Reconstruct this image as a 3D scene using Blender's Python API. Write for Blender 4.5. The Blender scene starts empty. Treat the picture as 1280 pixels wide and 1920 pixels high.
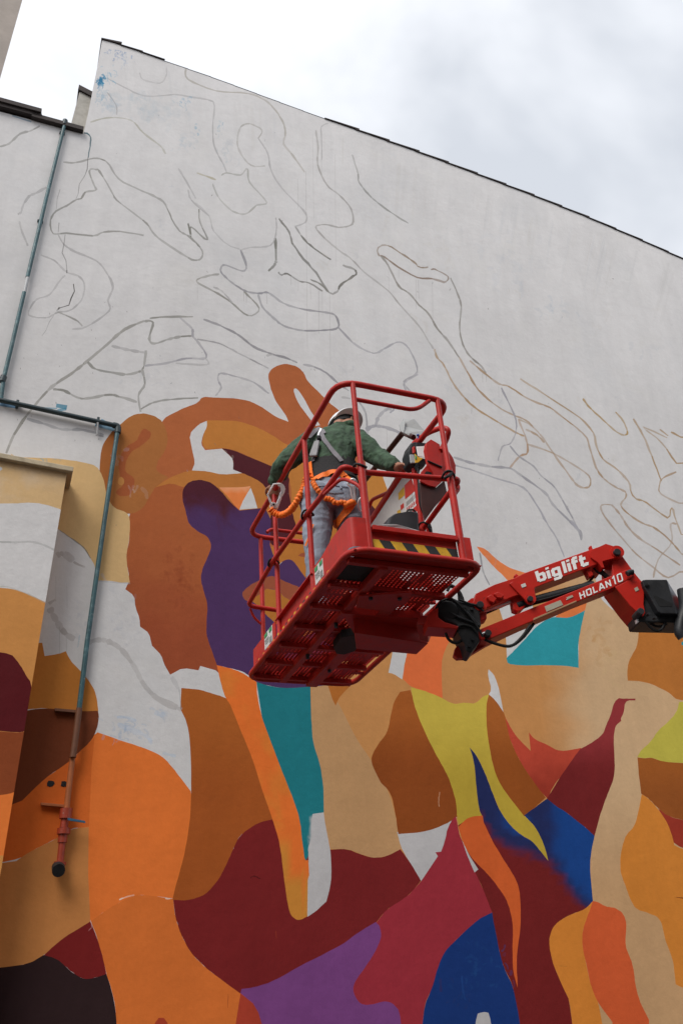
import bpy, bmesh, math, random
import numpy as np
from mathutils import Vector, Matrix, noise
from mathutils.geometry import delaunay_2d_cdt, tessellate_polygon
from mathutils.bvhtree import BVHTree
random.seed(7)
SC = bpy.context.scene
COL = SC.collection
D = bpy.data
# ---------------------------------------------------------------- camera
FPX = 1597.0
def nrm(v): return v / np.linalg.norm(v)
UP = nrm(np.array([-45.0, -2910.0, FPX]))          # world up in the lens frame (x right, y down, z forward)
FW = nrm(np.array([0, 0, 1.0]) - UP[2] * UP)
RT = np.cross(FW, UP)
M3 = np.array([RT, FW, UP])                        # lens frame -> world
CAM = np.array([0.0, 0.0, 1.6])
cam = D.cameras.new('camera'); camo = D.objects.new('camera', cam); COL.objects.link(camo)
cam.sensor_fit = 'VERTICAL'; cam.sensor_height = 36.0; cam.lens = FPX / 1920 * 36.0
cam.clip_end = 3000; cam.clip_start = 0.05
cx, cy, cz = M3 @ np.array([1.0, 0, 0]), M3 @ np.array([0, -1.0, 0]), M3 @ np.array([0, 0, -1.0])
camo.matrix_world = Matrix(((cx[0], cy[0], cz[0], CAM[0]), (cx[1], cy[1], cz[1], CAM[1]), (cx[2], cy[2], cz[2], CAM[2]), (0, 0, 0, 1)))
SC.camera = camo
# ---------------------------------------------------------------- sky, sun, exposure
W = D.worlds.new('World'); SC.world = W; W.use_nodes = True
nt = W.node_tree; nt.nodes.clear()
SUN_EL, SUN_ROT = math.radians(48), math.radians(-150)
def N(t, k, **kw):
    n = t.nodes.new(k)
    for a, b in kw.items():
        if a.startswith('i_'): n.inputs[a[2:].replace('_', ' ')].default_value = b
        else: setattr(n, a, b)
    return n
sky = N(nt, 'ShaderNodeTexSky', sky_type='NISHITA', sun_disc=False, sun_elevation=SUN_EL, sun_rotation=SUN_ROT, dust_density=3.0)
skys = N(nt, 'ShaderNodeMixRGB', blend_type='MULTIPLY', i_Fac=1.0); skys.inputs[2].default_value = (0.10, 0.10, 0.10, 1)
nt.links.new(sky.outputs[0], skys.inputs[1])
tc = N(nt, 'ShaderNodeTexCoord')
mp = N(nt, 'ShaderNodeMapping'); mp.inputs['Scale'].default_value = (1, 1, 1.5); mp.inputs['Location'].default_value = (0.35, 0.1, 0.2)
nt.links.new(tc.outputs['Generated'], mp.inputs[0])
n1 = N(nt, 'ShaderNodeTexNoise', i_Scale=2.1, i_Detail=5.0, i_Roughness=0.5, i_Distortion=0.25)
nt.links.new(mp.outputs[0], n1.inputs[0])
cr = N(nt, 'ShaderNodeValToRGB')
cr.color_ramp.elements[0].position = 0.34; cr.color_ramp.elements[0].color = (0.30, 0.315, 0.34, 1)
cr.color_ramp.elements[1].position = 0.60; cr.color_ramp.elements[1].color = (0.54, 0.54, 0.56, 1)
e = cr.color_ramp.elements.new(0.48); e.color = (0.425, 0.435, 0.455, 1)
nt.links.new(n1.outputs[0], cr.inputs[0])
mx = N(nt, 'ShaderNodeMixRGB', i_Fac=0.93); nt.links.new(skys.outputs[0], mx.inputs[1]); nt.links.new(cr.outputs[0], mx.inputs[2])
bg = N(nt, 'ShaderNodeBackground', i_Strength=1.5); nt.links.new(mx.outputs[0], bg.inputs[0])
wo = N(nt, 'ShaderNodeOutputWorld'); nt.links.new(bg.outputs[0], wo.inputs[0])
sl = D.lights.new('sun', 'SUN'); sl.energy = 1.5; sl.angle = math.radians(30); sl.color = (1.0, 0.96, 0.9)
so = D.objects.new('sun', sl); COL.objects.link(so)
sd = Vector((math.sin(SUN_ROT) * math.cos(SUN_EL), math.cos(SUN_ROT) * math.cos(SUN_EL), math.sin(SUN_EL)))
so.rotation_euler = sd.to_track_quat('Z', 'Y').to_euler(); so.location = (0, -5, 30)
SC.view_settings.view_transform = 'Standard'; SC.view_settings.look = 'None'
SC.view_settings.exposure = 0.70; SC.view_settings.gamma = 1.0; SC.view_settings.use_curve_mapping = False
# ---------------------------------------------------------------- helpers
def ray(px, py):
    return M3 @ nrm(np.array([(px - 640) / FPX, (py - 960) / FPX, 1.0]))
def proj(P):
    c = M3.T @ (np.array(P) - CAM)
    return np.array([c[0] / c[2] * FPX + 640, c[1] / c[2] * FPX + 960])
def tag(o, label=None, cat=None, group=None, kind=None):
    if label: o['label'] = label
    if cat: o['category'] = cat
    if group: o['group'] = group
    if kind: o['kind'] = kind
    return o
def empty(name, M=None):
    o = D.objects.new(name, None); o.empty_display_size = 0.2; COL.objects.link(o)
    if M is not None: o.matrix_world = M
    return o
def srgb(h):
    h = h.lstrip('#'); v = [int(h[i:i + 2], 16) / 255 for i in (0, 2, 4)]
    return tuple(c / 12.92 if c <= 0.04045 else ((c + 0.055) / 1.055) ** 2.4 for c in v)
class MB:
    "collects shapes, then links them as one mesh object"
    def __init__(s): s.v = []; s.f = []; s.m = []; s.mi = 0
    def add(s, vs, fs):
        b = len(s.v); s.v += [tuple(map(float, v)) for v in vs]; s.f += [tuple(b + i for i in f) for f in fs]; s.m += [s.mi] * len(fs)
    def box(s, lo, hi, M=None):
        x0, y0, z0 = lo; x1, y1, z1 = hi
        vs = [(x0, y0, z0), (x1, y0, z0), (x1, y1, z0), (x0, y1, z0), (x0, y0, z1), (x1, y0, z1), (x1, y1, z1), (x0, y1, z1)]
        if M is not None: vs = [M @ Vector(v) for v in vs]
        s.add(vs, [(0, 3, 2, 1), (4, 5, 6, 7), (0, 1, 5, 4), (1, 2, 6, 5), (2, 3, 7, 6), (3, 0, 4, 7)])
    def tube(s, pts, r, n=10, closed=False, cap=True, rr=None):
        pts = [Vector(p) for p in pts]; k = len(pts); vs = []; up = None
        for i, p in enumerate(pts):
            a = pts[i - 1] if (i or closed) else p; b = pts[(i + 1) % k] if (i < k - 1 or closed) else p
            t = (b - a)
            t = t.normalized() if t.length > 1e-9 else Vector((0, 0, 1))
            if up is None:
                up = Vector((0, 0, 1)) if abs(t.z) < .9 else Vector((1, 0, 0))
            u = t.cross(up)
            if u.length < 1e-4: u = t.cross(Vector((1, 0, 0)) if abs(t.x) < .9 else Vector((0, 1, 0)))
            u.normalize(); w = u.cross(t).normalized(); up = w
            q = rr[i] if rr else r
            vs += [p + (u * math.cos(2 * math.pi * j / n) + w * math.sin(2 * math.pi * j / n)) * q for j in range(n)]
        fs = []
        for i in range(k if closed else k - 1):
            a, b = i * n, ((i + 1) % k) * n
            fs += [(a + j, a + (j + 1) % n, b + (j + 1) % n, b + j) for j in range(n)]
        if cap and not closed:
            fs += [tuple(range(n))[::-1], tuple((k - 1) * n + j for j in range(n))]
        s.add(vs, fs)
    def prism(s, poly, off):
        "poly: list of 3-D points on one plane; off: extrusion vector"
        n = len(poly); off = Vector(off); P = [Vector(p) for p in poly]
        tr = tessellate_polygon([P])
        s.add(P + [p + off for p in P], [tuple(t) for t in tr] + [tuple(n + i for i in t[::-1]) for t in tr] + [(i, (i + 1) % n, n + (i + 1) % n, n + i) for i in range(n)])
    def ell(s, c, r, A=None, nu=16, nv=10):
        vs = []; c = Vector(c)
        for i in range(nv + 1):
            th = math.pi * i / nv
            for j in range(nu):
                ph = 2 * math.pi * j / nu
                p = Vector((r[0] * math.sin(th) * math.cos(ph), r[1] * math.sin(th) * math.sin(ph), r[2] * math.cos(th)))
                vs.append(c + (A @ p if A is not None else p))
        s.add(vs, [(i * nu + j, (i + 1) * nu + j, (i + 1) * nu + (j + 1) % nu, i * nu + (j + 1) % nu) for i in range(nv) for j in range(nu)])
    def build(s, name, mats, parent=None, smooth=None, bevel=0, label=None):
        me = D.meshes.new(name); me.from_pydata(s.v, [], s.f)
        for m in (mats if isinstance(mats, list) else [mats]): me.materials.append(m)
        me.polygons.foreach_set('material_index', s.m)
        bm = bmesh.new(); bm.from_mesh(me); bmesh.ops.remove_doubles(bm, verts=bm.verts, dist=1e-5)
        bmesh.ops.recalc_face_normals(bm, faces=bm.faces); bm.to_mesh(me); bm.free()
        o = D.objects.new(name, me); COL.objects.link(o)
        if parent is not None: o.parent = parent
        if bevel:
            md = o.modifiers.new('bevel', 'BEVEL'); md.width = bevel; md.segments = 2; md.limit_method = 'ANGLE'; md.angle_limit = math.radians(40)
        if smooth:
            for p in me.polygons: p.use_smooth = True
            me.set_sharp_from_angle(angle=math.radians(smooth))
        if label: o['label'] = label
        return o
def fillet(pts, r, n=6, closed=False):
    P = [Vector(p) for p in pts]; out = []; k = len(P)
    for i in range(k):
        if not closed and i in (0, k - 1): out.append(P[i]); continue
        a, b, c = P[i - 1], P[i], P[(i + 1) % k]
        q = min(r, (a - b).length * .49, (c - b).length * .49)
        u = b + (a - b).normalized() * q; v = b + (c - b).normalized() * q
        for j in range(n + 1):
            t = j / n; out.append(u * (1 - t) ** 2 + b * 2 * t * (1 - t) + v * t * t)
    return out
def catmull(P, n=5, closed=False):
    P = [Vector(p) for p in P]; k = len(P); out = []
    for i in range(k if closed else k - 1):
        a = P[i - 1] if (i or closed) else P[0]; b = P[i]; c = P[(i + 1) % k]; d = P[(i + 2) % k] if (i + 2 < k or closed) else P[-1]
        for j in range(n):
            t = j / n
            out.append(0.5 * ((2 * b) + (c - a) * t + (2 * a - 5 * b + 4 * c - d) * t * t + (3 * b - a - 3 * c + d) * t ** 3))
    if not closed: out.append(P[-1])
    return out
# ---------------------------------------------------------------- materials
def mat(name, col, rough=0.6, metal=0.0, var=0.12, scale=6.0, bump=0.0, bscale=60.0, coat=0.0, chips=None, dirt=None, aniso=None, spec=None):
    m = D.materials.new(name); m.use_nodes = True; t = m.node_tree; b = t.nodes['Principled BSDF']
    col = tuple(col)
    tcn = N(t, 'ShaderNodeTexCoord')
    no = N(t, 'ShaderNodeTexNoise', i_Scale=scale, i_Detail=6.0, i_Roughness=0.6)
    mpn = N(t, 'ShaderNodeMapping'); t.links.new(tcn.outputs['Object'], mpn.inputs[0]); t.links.new(mpn.outputs[0], no.inputs[0])
    if aniso: mpn.inputs['Scale'].default_value = aniso
    mr = N(t, 'ShaderNodeMapRange'); t.links.new(no.outputs[0], mr.inputs[0])
    mr.inputs['From Min'].default_value = 0.3; mr.inputs['From Max'].default_value = 0.7
    mr.inputs['To Min'].default_value = 1 - var; mr.inputs['To Max'].default_value = 1 + var
    mul = N(t, 'ShaderNodeMixRGB', blend_type='MULTIPLY', i_Fac=1.0); mul.inputs[1].default_value = (*col, 1)
    t.links.new(mr.outputs[0], mul.inputs[2]); out = mul.outputs[0]
    def layer(colr, lo, hi, sc, det=8.0, k=1.0):
        nonlocal out
        n2 = N(t, 'ShaderNodeTexNoise', i_Scale=sc, i_Detail=det, i_Roughness=0.7); t.links.new(tcn.outputs['Object'], n2.inputs[0])
        r2 = N(t, 'ShaderNodeMapRange'); r2.inputs['From Min'].default_value = lo; r2.inputs['From Max'].default_value = hi; r2.inputs['To Max'].default_value = k
        t.links.new(n2.outputs[0], r2.inputs[0])
        mm = N(t, 'ShaderNodeMixRGB'); t.links.new(r2.outputs[0], mm.inputs[0]); t.links.new(out, mm.inputs[1]); mm.inputs[2].default_value = (*colr, 1)
        out = mm.outputs[0]; return r2.outputs[0]
    if dirt: layer(dirt, 0.52, 0.75, scale * 1.7, k=0.55)
    if chips: layer(chips, 0.665, 0.685, 48.0); layer(chips, 0.665, 0.68, 17.0, k=.7)
    t.links.new(out, b.inputs['Base Color'])
    rr = N(t, 'ShaderNodeMapRange'); t.links.new(no.outputs[0], rr.inputs[0]); rr.inputs['To Min'].default_value = max(0.05, rough - .12); rr.inputs['To Max'].default_value = min(1, rough + .12)
    t.links.new(rr.outputs[0], b.inputs['Roughness'])
    b.inputs['Metallic'].default_value = metal
    if spec is not None: b.inputs['Specular IOR Level'].default_value = spec
    if coat: b.inputs['Coat Weight'].default_value = coat
    if bump:
        bn = N(t, 'ShaderNodeTexNoise', i_Scale=bscale, i_Detail=4.0); t.links.new(tcn.outputs['Object'], bn.inputs[0])
        bp = N(t, 'ShaderNodeBump', i_Strength=bump, i_Distance=0.01); t.links.new(bn.outputs[0], bp.inputs['Height']); t.links.new(bp.outputs[0], b.inputs['Normal'])
    return m
RED = mat('red_enamel', (0.46, 0.018, 0.012), 0.46, spec=.3, var=0.14, scale=9, bump=0.05, bscale=90, chips=(0.16, 0.10, 0.08), dirt=(0.22, 0.03, 0.025))
REDARM = mat('red_arm_enamel', (0.50, 0.018, 0.010), 0.42, spec=.3, var=0.08, scale=5, bump=0.03, bscale=60, chips=(0.10, 0.03, 0.02))
BLK = mat('black_rubber', (0.012, 0.012, 0.013), 0.6, spec=.3, var=0.3, scale=12, bump=0.1)
BLKM = mat('black_painted_steel', (0.020, 0.021, 0.024), 0.5, spec=.3, var=0.3, scale=8, bump=0.08, bscale=40, dirt=(0.05, 0.05, 0.05))
GREYM = mat('grey_plastic', (0.42, 0.43, 0.44), 0.5, var=0.1, scale=10, dirt=(0.25, 0.24, 0.22))
STEEL = mat('bright_steel', (0.80, 0.81, 0.83), 0.35, metal=0.35, var=0.1, scale=20)
WHITE = mat('white_lettering', (0.85, 0.85, 0.84), 0.5, var=0.03)
YEL = mat('yellow_tape', (0.68, 0.40, 0.02), 0.5, var=0.15, scale=20, dirt=(0.3, 0.16, 0.03))
BTAPE = mat('black_tape', (0.02, 0.02, 0.02), 0.5, var=0.2)
LABELW = mat('white_label', (0.62, 0.62, 0.60), 0.5, var=0.08, scale=30)
GREENL = mat('green_print', (0.03, 0.30, 0.10), 0.5, var=0.1)
REDL = mat('red_print', (0.55, 0.03, 0.02), 0.5, var=0.1)
GREYL = mat('grey_print', (0.25, 0.25, 0.25), 0.5, var=0.1)
BRONZE = mat('brushed_plate', (0.42, 0.38, 0.30), 0.4, var=0.1, scale=20)
ORG = mat('orange_webbing', (1.0, 0.20, 0.008), 0.6, var=0.12, scale=40, bump=0.3, bscale=180)
GRYW = mat('grey_webbing', (0.20, 0.19, 0.21), 0.8, var=0.15, scale=40, bump=0.3, bscale=200)
SHIRT = mat('green_flannel', (0.042, 0.080, 0.046), 0.9, var=0.55, scale=14, bump=0.5, bscale=45, dirt=(0.02, 0.035, 0.028))
JEANS = mat('washed_denim', (0.27, 0.31, 0.38), 0.9, var=0.10, scale=5, bump=0.3, bscale=60)
SKIN = mat('skin', (0.34, 0.15, 0.09), 0.55, var=0.1, scale=25)
HAIR = mat('dark_hair', (0.012, 0.010, 0.009), 0.7, var=0.3, scale=60, bump=0.6, bscale=150)
HAT = mat('white_hard_hat', (0.78, 0.79, 0.82), 0.32, var=0.04, scale=10)
BELT = mat('black_belt_fabric', (0.016, 0.015, 0.016), 0.85, var=0.3, scale=20, bump=0.4, bscale=120)
BOOT = mat('dark_boot', (0.04, 0.03, 0.025), 0.7, var=0.3)
TEAL = mat('teal_pipe_paint', (0.025, 0.085, 0.10), 0.5, var=0.35, scale=7, bump=0.1, dirt=(0.20, 0.33, 0.36), chips=(0.5, 0.5, 0.5))
TEALD = mat('teal_black_pipe', (0.012, 0.028, 0.035), 0.5, var=0.4, scale=6, dirt=(0.03, 0.07, 0.09))
TILE = mat('dark_roof_tile', (0.035, 0.026, 0.024), 0.8, var=0.4, scale=5, bump=0.4, bscale=20)
BARE = mat('bare_plaster', (0.42, 0.40, 0.36), 0.9, var=0.15, scale=4, bump=0.3, bscale=20, dirt=(0.22, 0.2, 0.17))
NEIGH = mat('beige_render', (0.38, 0.33, 0.29), 0.9, var=0.12, scale=1.5, bump=0.2, bscale=15, dirt=(0.28, 0.24, 0.2))
PORG = mat('orange_painted_pipe', (0.36, 0.10, 0.025), 0.6, var=0.2, scale=9)
PRED = mat('rust_red_valve', (0.30, 0.035, 0.012), 0.5, var=0.25, scale=20, chips=(0.4, 0.3, 0.25))
PBRN = mat('brown_painted_pipe', (0.13, 0.045, 0.018), 0.6, var=0.2, scale=9)
GROUND = mat('asphalt', (0.06, 0.058, 0.055), 0.95, var=0.3, scale=0.6, bump=0.4, bscale=30)
# ================================================================ the mural wall
wd = M3 @ nrm(np.array([4760.0, 876.0, FPX])); wd[2] = 0; wd = nrm(wd)     # along the wall, to the right
wn = np.cross(wd, np.array([0, 0, 1.0]));                                   # out of the wall
if np.dot(wn, CAM + np.array([0, 5, 0])) > 0: wn = -wn
DW = 8.5
WO = CAM - wn * 0
WO = np.array([0, 0, 0.0]) - wn * DW                                        # a foot point of the wall on the ground line
def wall2d(px, py, off=0.0):
    "pixel -> (s along the wall, height) on the wall plane moved out by off"
    d = ray(px, py); o = WO + wn * off
    k = np.dot(o - CAM, wn) / np.dot(d, wn); P = CAM + d * k - o
    return float(np.dot(P, wd)), float(P[2])
def w3(s, h, off=0.0): return Vector(WO + wn * off + wd * s + np.array([0, 0, h]))
def wp(px, py, off=0.0): return w3(*wall2d(px, py, off), off)
WM = Matrix(((wd[0], -wn[0], 0, WO[0]), (wd[1], -wn[1], 0, WO[1]), (0, 0, 1, 0), (0, 0, 0, 1)))   # wall frame: x along, y into the wall, z up
def wl(px, py, off=0.0):
    s, h = wall2d(px, py, off); return Vector((s, -off, h))
EY = [(0, .95), (300, .9), (700, .86), (1150, .75), (1400, .66), (1650, .58), (1920, .54)]
WHITE_A = srgb('C3C2C3')
def alb(h, y):
    e = float(np.interp(y, [a for a, b in EY], [b for a, b in EY])); return tuple(min(c / e, .8) for c in srgb(h))
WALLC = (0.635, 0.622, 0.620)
WLOW = (0.52, 0.505, 0.51)  # wall white for low patches, with the dimmer light put into the colour
def ext(p):
    x, y = p
    if x >= 1278: x += 160
    if x <= 2: x -= 160
    if y >= 1917: y += 190
    return (x, y)
def pts(s):
    return [tuple(float(c) for c in q.split(',')) for q in s.split()]
def smooth_poly(s, it=2, jit=0.7):
    "'!' marks a sharp corner; corner cutting elsewhere"
    P = []
    for q in s.split():
        sh = q.endswith('!'); x, y = q.rstrip('!').split(','); P.append((float(x), float(y), sh))
    P = [(*ext(p[:2]), p[2]) for p in P]
    for _ in range(it):
        Q = []; n = len(P)
        for i in range(n):
            a, b, c = P[i - 1], P[i], P[(i + 1) % n]
            if b[2]: Q.append(b)
            else:
                Q.append((b[0] * .78 + a[0] * .22, b[1] * .78 + a[1] * .22, False)); Q.append((b[0] * .78 + c[0] * .22, b[1] * .78 + c[1] * .22, False))
        P = Q
    return [(p[0] + random.uniform(-jit, jit) * .5, p[1] + random.uniform(-jit, jit) * .5) for p in P]
def sst(a, b, x):
    t = min(1, max(0, (x - a) / (b - a))); return t * t * (3 - 2 * t)
def mixc(a, b, t): return tuple(a[i] * (1 - t) + b[i] * t for i in range(3))
def nz(x, y, s): return noise.noise(Vector((x / s, y / s, 3.3)))
# colour functions for the sprayed blends
TAN_L, TAN_O, TAN_D = alb('B09270', 1300), alb('AA7848', 1300), alb('9C7855', 1450)
def c_tan(x, y):
    t = sst(1010, 1120, x + 26 * nz(x, y, 40)); c = mixc(TAN_O, TAN_L, t)
    return mixc(c, alb('95714D', 1650), sst(1450, 1700, y) * t * .6)
PUR = alb('472F55', 1000); MAR = alb('47202A', 920)
def c_nose(x, y): return mixc(MAR, PUR, sst(935, 972, y + 16 * nz(x, y, 14) - (22 if 408 < x < 428 else 0)))
M1, NAV, BLU = alb('5A1919', 1650), alb('1C2348', 1500), alb('14366E', 1560)
FADE = np.array(pts('880,1530 905,1538 925,1572 960,1592 1000,1605 1030,1616 1058,1650 1080,1690 1110,1712'))
def c_spray(x, y):
    yy = np.interp(x, FADE[:, 0], FADE[:, 1]); d = (yy - y) + 14 * nz(x, y, 13)
    c = mixc(M1, NAV, sst(-14, 16, d))
    bl = sst(1022, 1052, x + 10 * nz(x, y, 20)) * sst(4, 40, d)
    bl = max(bl, .7 * sst(930, 950, x) * (1 - sst(985, 1000, x)) * sst(22, 40, d) * (1 - sst(55, 75, d)))
    return mixc(c, BLU, bl)
OR1, OC1 = alb('BE5F28', 1400), alb('A0692A', 1650)
def c_ostrip(x, y): return mixc(OR1, OC1, max(sst(1630, 1660, y), sst(1560, 1600, y) * (1 - sst(534, 546, x)), .35 * sst(0, .3, nz(x, y, 30))))
TEA = alb('1B646C', 1400)
def c_teal(x, y): return mixc(TEA, WLOW, sst(-3, 4, x - (583 + 6 * nz(x, y, 9))) * sst(1528, 1534, y))
FB1, FB2 = alb('985431', 1000), alb('87432A', 1180)
def c_face(x, y): return mixc(FB1, FB2, sst(1000, 1200, y + 60 * nz(x, y, 50)))
EYO = alb('D07640', 930)
def c_eye2(x, y): return mixc(alb('D59068', 915), EYO, sst(914, 925, y + 6 * nz(x, y, 8)))
CR1, CR2 = alb('7C2C2E', 1380), alb('5F1C1D', 1480)
def c_mar(x, y): return mixc(CR1, CR2, sst(1370, 1450, y))
R1c, R2c = alb('9E3C2C', 1400), alb('7E2C20', 1470)
def c_red(x, y): return mixc(R1c, R2c, sst(1410, 1490, y + 20 * nz(x, y, 18)))
OB = alb('8C4C20', 1420); OBd = alb('7C431C', 1450)
POLY = []   # (points, colour or function, fine)
def P(s, c, y=None, it=2, fine=False, jit=0.7):
    POLY.append((np.array(smooth_poly(s, it, jit)), c if callable(c) or not isinstance(c, str) else alb(c, y), fine))
# --- tan ground of the lower right
P('582,1285! 640,1200 735,1190 860,1125 905,1141! 936,1142! 944,1168! 948,1200! 950,1238! 1084,1238! 1084,1180 1090,1150! 1000,1145! 990,1105! 1050,1085! 1112,1070! 1124,1121 1135,1132 1152,1147 1175,1160 1200,1168! 1290,1180! 1290,1922! 560,1922!', c_tan, fine=True)
P('584,1287! 603,1283 612,1282! 632,1314 651,1351 670,1389 695,1423 705,1450 727,1480 742,1532 746,1564 752,1592! 725,1606 700,1609 677,1602 655,1592 621,1592! 611,1554 607,1523! 607,1482 601,1436 587,1395 584,1357', '9E7A55', 1420)
P('614,1284! 659,1284! 636,1307 629,1323! 623,1311', '9A5C28', 1290)
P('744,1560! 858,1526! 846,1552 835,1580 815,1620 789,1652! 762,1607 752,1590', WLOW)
P('756,1180! 765,1223! 758,1242 754,1274! 739,1264 728,1261! 734,1232 737,1215!', WALLC)
P('766,1200! 803,1160! 860,1140! 856,1189 841,1202 829,1232 827,1251 829,1309! 805,1299 770,1288 755,1273! 757,1252 763,1225', 'C66338', 1250)
# --- face
P('304,787 326,774 347,764 372,755 378,744 400,745 457,748 488,761 519,783 541,791! 535,777 516,752 507,727 502,702 511,689 535,681 557,687 570,699 576,714 589,727 601,739 617,755 642,775 668,806 684,860 690,905 700,960 640,1060 560,1080 400,960 345,915 290,920 280,850', 'A05B37', 860)
P('549,729 557,728 571,749 580,767 590,782 600,797! 592,799! 576,779 557,753', WALLC, jit=0.3)
P('262,935! 286,905 335,903 351,906 420,960 420,1270 404,1257! 376,1249! 372,1257! 344,1252 319,1265! 307,1243 304,1230 285,1211! 280,1187 263,1175! 262,1160 254,1139 252,1117 235,1105! 244,1087 236,1045 244,1005 241,964', c_face, fine=True, it=1)
P('291,914! 316,896 360,880 400,886 460,887 487,898 504,913 512,940 508,975! 499,975 497,953 451,957! 420,930 380,903 345,915 322,905', 'AA6C36', 900)
P('266,774 291,780 307,792 316,821 310,846 296,864 292,883 316,895! 291,914! 280,932 269,952 251,963 229,964 204,952 191,939 187,905 187,874 191,839 201,821 226,796 244,780', '9A6236', 860)
P('187,905 187,874 191,839 201,821 218,800 212,840 206,880 203,930 204,952 191,939', '955A30', 860)
P('271,802 285,811 282,821 269,833 244,849 236,867 235,886 254,896 251,914 244,930 222,930 216,921 232,911 226,896 222,874 227,852 238,836 257,827 263,811', '935030', 860)
P('225,893 232,896 234,905 228,911 220,906', 'AA7440', 900)
P('388,788! 410,788 447,789 485,802 513,817 535,833 553,838 575,850 620,850 620,1000 560,1005 548,965 545,893 510,874 472,858 447,846 419,840 385,843 379,830 382,814', 'AE7036', 860)
P('355,814 372,796 388,789! 388,800 380,817 377,833 385,844! 416,841! 434,857 438,866 437,880! 454,887! 416,890 391,884 360,882! 366,867 360,842', WALLC, it=1)
P('416,840! 441,845 472,859 510,874 544,893 541,913 543,934 549,965 556,989 555,1003 540,1021 520,1025 505,1020 506,975 512,940 502,918 487,902 460,889 446,884 437,880! 438,866 434,857', '4A2026', 920)
P('411,914! 441,914 470,912! 463,927 455,950 449,956! 441,949 429,933', c_eye2, fine=True)
P('470,914! 476,930 483,953! 449,956! 456,938', WALLC)
# --- lips and beard by the basket
P('510,1040 505,1025! 520,1025 540,1021 555,1003 556,985! 640,985! 640,1110! 575,1120 559,1064 550,1052 541,1048 530,1052 521,1060', 'A5682F', 1040)
P('545,1126! 600,1200! 700,1200! 690,1050! 555,1045 566,1036 580,1036 577,1078', '8C4A34', 1050)
P('343,917 354,903 376,899 397,905 416,922 432,942 449,957! 497,952! 508,975! 506,1022! 512,1040 521,1062 530,1052 541,1048 550,1052 559,1064 567,1076 600,1120 640,1180 640,1282! 582,1288! 560,1290 539,1291 507,1287 481,1279! 460,1261 441,1255 407,1247! 401,1230 388,1196 387,1167 390,1133 382,1108 376,1086 380,1064 391,1042 397,1024 391,1007 372,997 354,983 349,961 342,936', c_nose, fine=True)
P('453,1113 460,1104 472,1095 490,1086 510,1079 522,1084 540,1093 565,1102 600,1135 600,1180! 545,1127 530,1116 520,1106 501,1103 480,1118 474,1127 460,1127', '8A4A34', 1110)
P('478,1120 500,1104! 520,1106 530,1116 545,1127 600,1175! 600,1185! 560,1160 514,1167! 501,1155 485,1137 472,1127!', 'A0652C', 1130)
P('535,1141! 545,1127! 600,1178! 560,1200 514,1167!', '9C5F2A', 1130)
# --- left field
P('32,857! 100,859 150,865 190,876 205,950 245,962 243,1010 236,1045 244,1092! 228,1093 215,1090 183,1088! 178,1060 170,1047! 157,1026 132,1008 108,991! 90,960! 20,850!', 'BC9C6E', 980)
P('183,1373! 228,1389 261,1399 304,1416 332,1449 358,1484! 362,1530 358,1590 330,1690 323,1685! 290,1680 253,1677 208,1701 171,1727! 150,1700! 150,1400!', 'B9602A', 1500)
P('60,1480! 84,1460 132,1427 143,1415 174,1387 178,1380! 172,1440! 167,1550! 150,1552 135,1553 104,1574 62,1594 31,1614 0,1640! 0,1480!', 'AC5422', 1520)  # orange left of the crease, its shade put into the darker tone
P('80,1205! 84,1230! 107,1227 124,1221! 132,1238 157,1264 168,1278 180,1297 185,1334! 146,1334 84,1327 40,1331! 40,1205!', 'A4682F', 1270)
P('40,1334! 84,1327 146,1334 184,1333! 186,1345 184,1360 174,1387 143,1415 132,1427 84,1460 42,1501! 20,1510!', '5E301D', 1400)
P('31,1614! 62,1594 104,1574 135,1553 167,1551! 166,1640! 170,1730! 121,1757 82,1792 48,1811 0,1829! -60,1840! -60,1650!', '9A6538', 1680)
P('170,1728! 177,1743 191,1785 200,1827! 180,1833 159,1837 135,1823 107,1797 82,1792! 100,1775 121,1757', '5C1818', 1780)
P('0,1829! 48,1811 82,1791! 107,1797 135,1823 159,1837 180,1833 200,1826! 208,1850 219,1900 228,1922! 0,1922!', '231718', 1870)
P('171,1727! 208,1701 253,1677 290,1680 325,1686! 329,1720 339,1751 357,1786 386,1815 414,1836 453,1863! 414,1922! 226,1922! 219,1895 208,1850 200,1826 191,1785 177,1743', 'A65726', 1780)
P('250,1922! 261,1918 287,1909 318,1908 350,1917 360,1922!', '823020', 1910)
P('451,1861! 490,1893 524,1922! 412,1922!', '843022', 1900)
P('340,1290! 365,1292 382,1295 417,1306 436,1314! 500,1420 535,1540! 482,1545 448,1567 436,1595 429,1620 411,1650 386,1680 351,1690 324,1687! 329,1664 345,1607 354,1557 358,1520 359,1464 357,1389 350,1354 343,1338! 338,1330!', lambda x, y: mixc(alb('925022', 1330), alb('83431C', 1550), sst(1320, 1500, y)))
P('325,1687! 351,1689 386,1678 411,1648 429,1611 436,1595 448,1567 482,1543 511,1536! 560,1560 620,1593! 648,1591 677,1602 698,1609 725,1606 750,1592! 762,1607 789,1651! 765,1680 722,1707 705,1730! 675,1748 640,1774 607,1791 570,1809 514,1841 479,1852 453,1855! 451,1863! 414,1836 386,1815 357,1786 339,1751 329,1720', '5E1A1B', 1680)
P('481,1279! 507,1287 539,1291 582,1287! 584,1357 587,1395 601,1436 607,1482 607,1524! 592,1540 588,1560 586,1576 580,1600 573,1614! 565,1600 540,1480 500,1400', c_teal, fine=True)
P('586,1526! 607,1523! 611,1554 618,1586 621,1620 621,1654 612,1690! 595,1706 576,1719! 574,1640! 579,1614 577,1590 584,1570 583,1545', WLOW)
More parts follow.
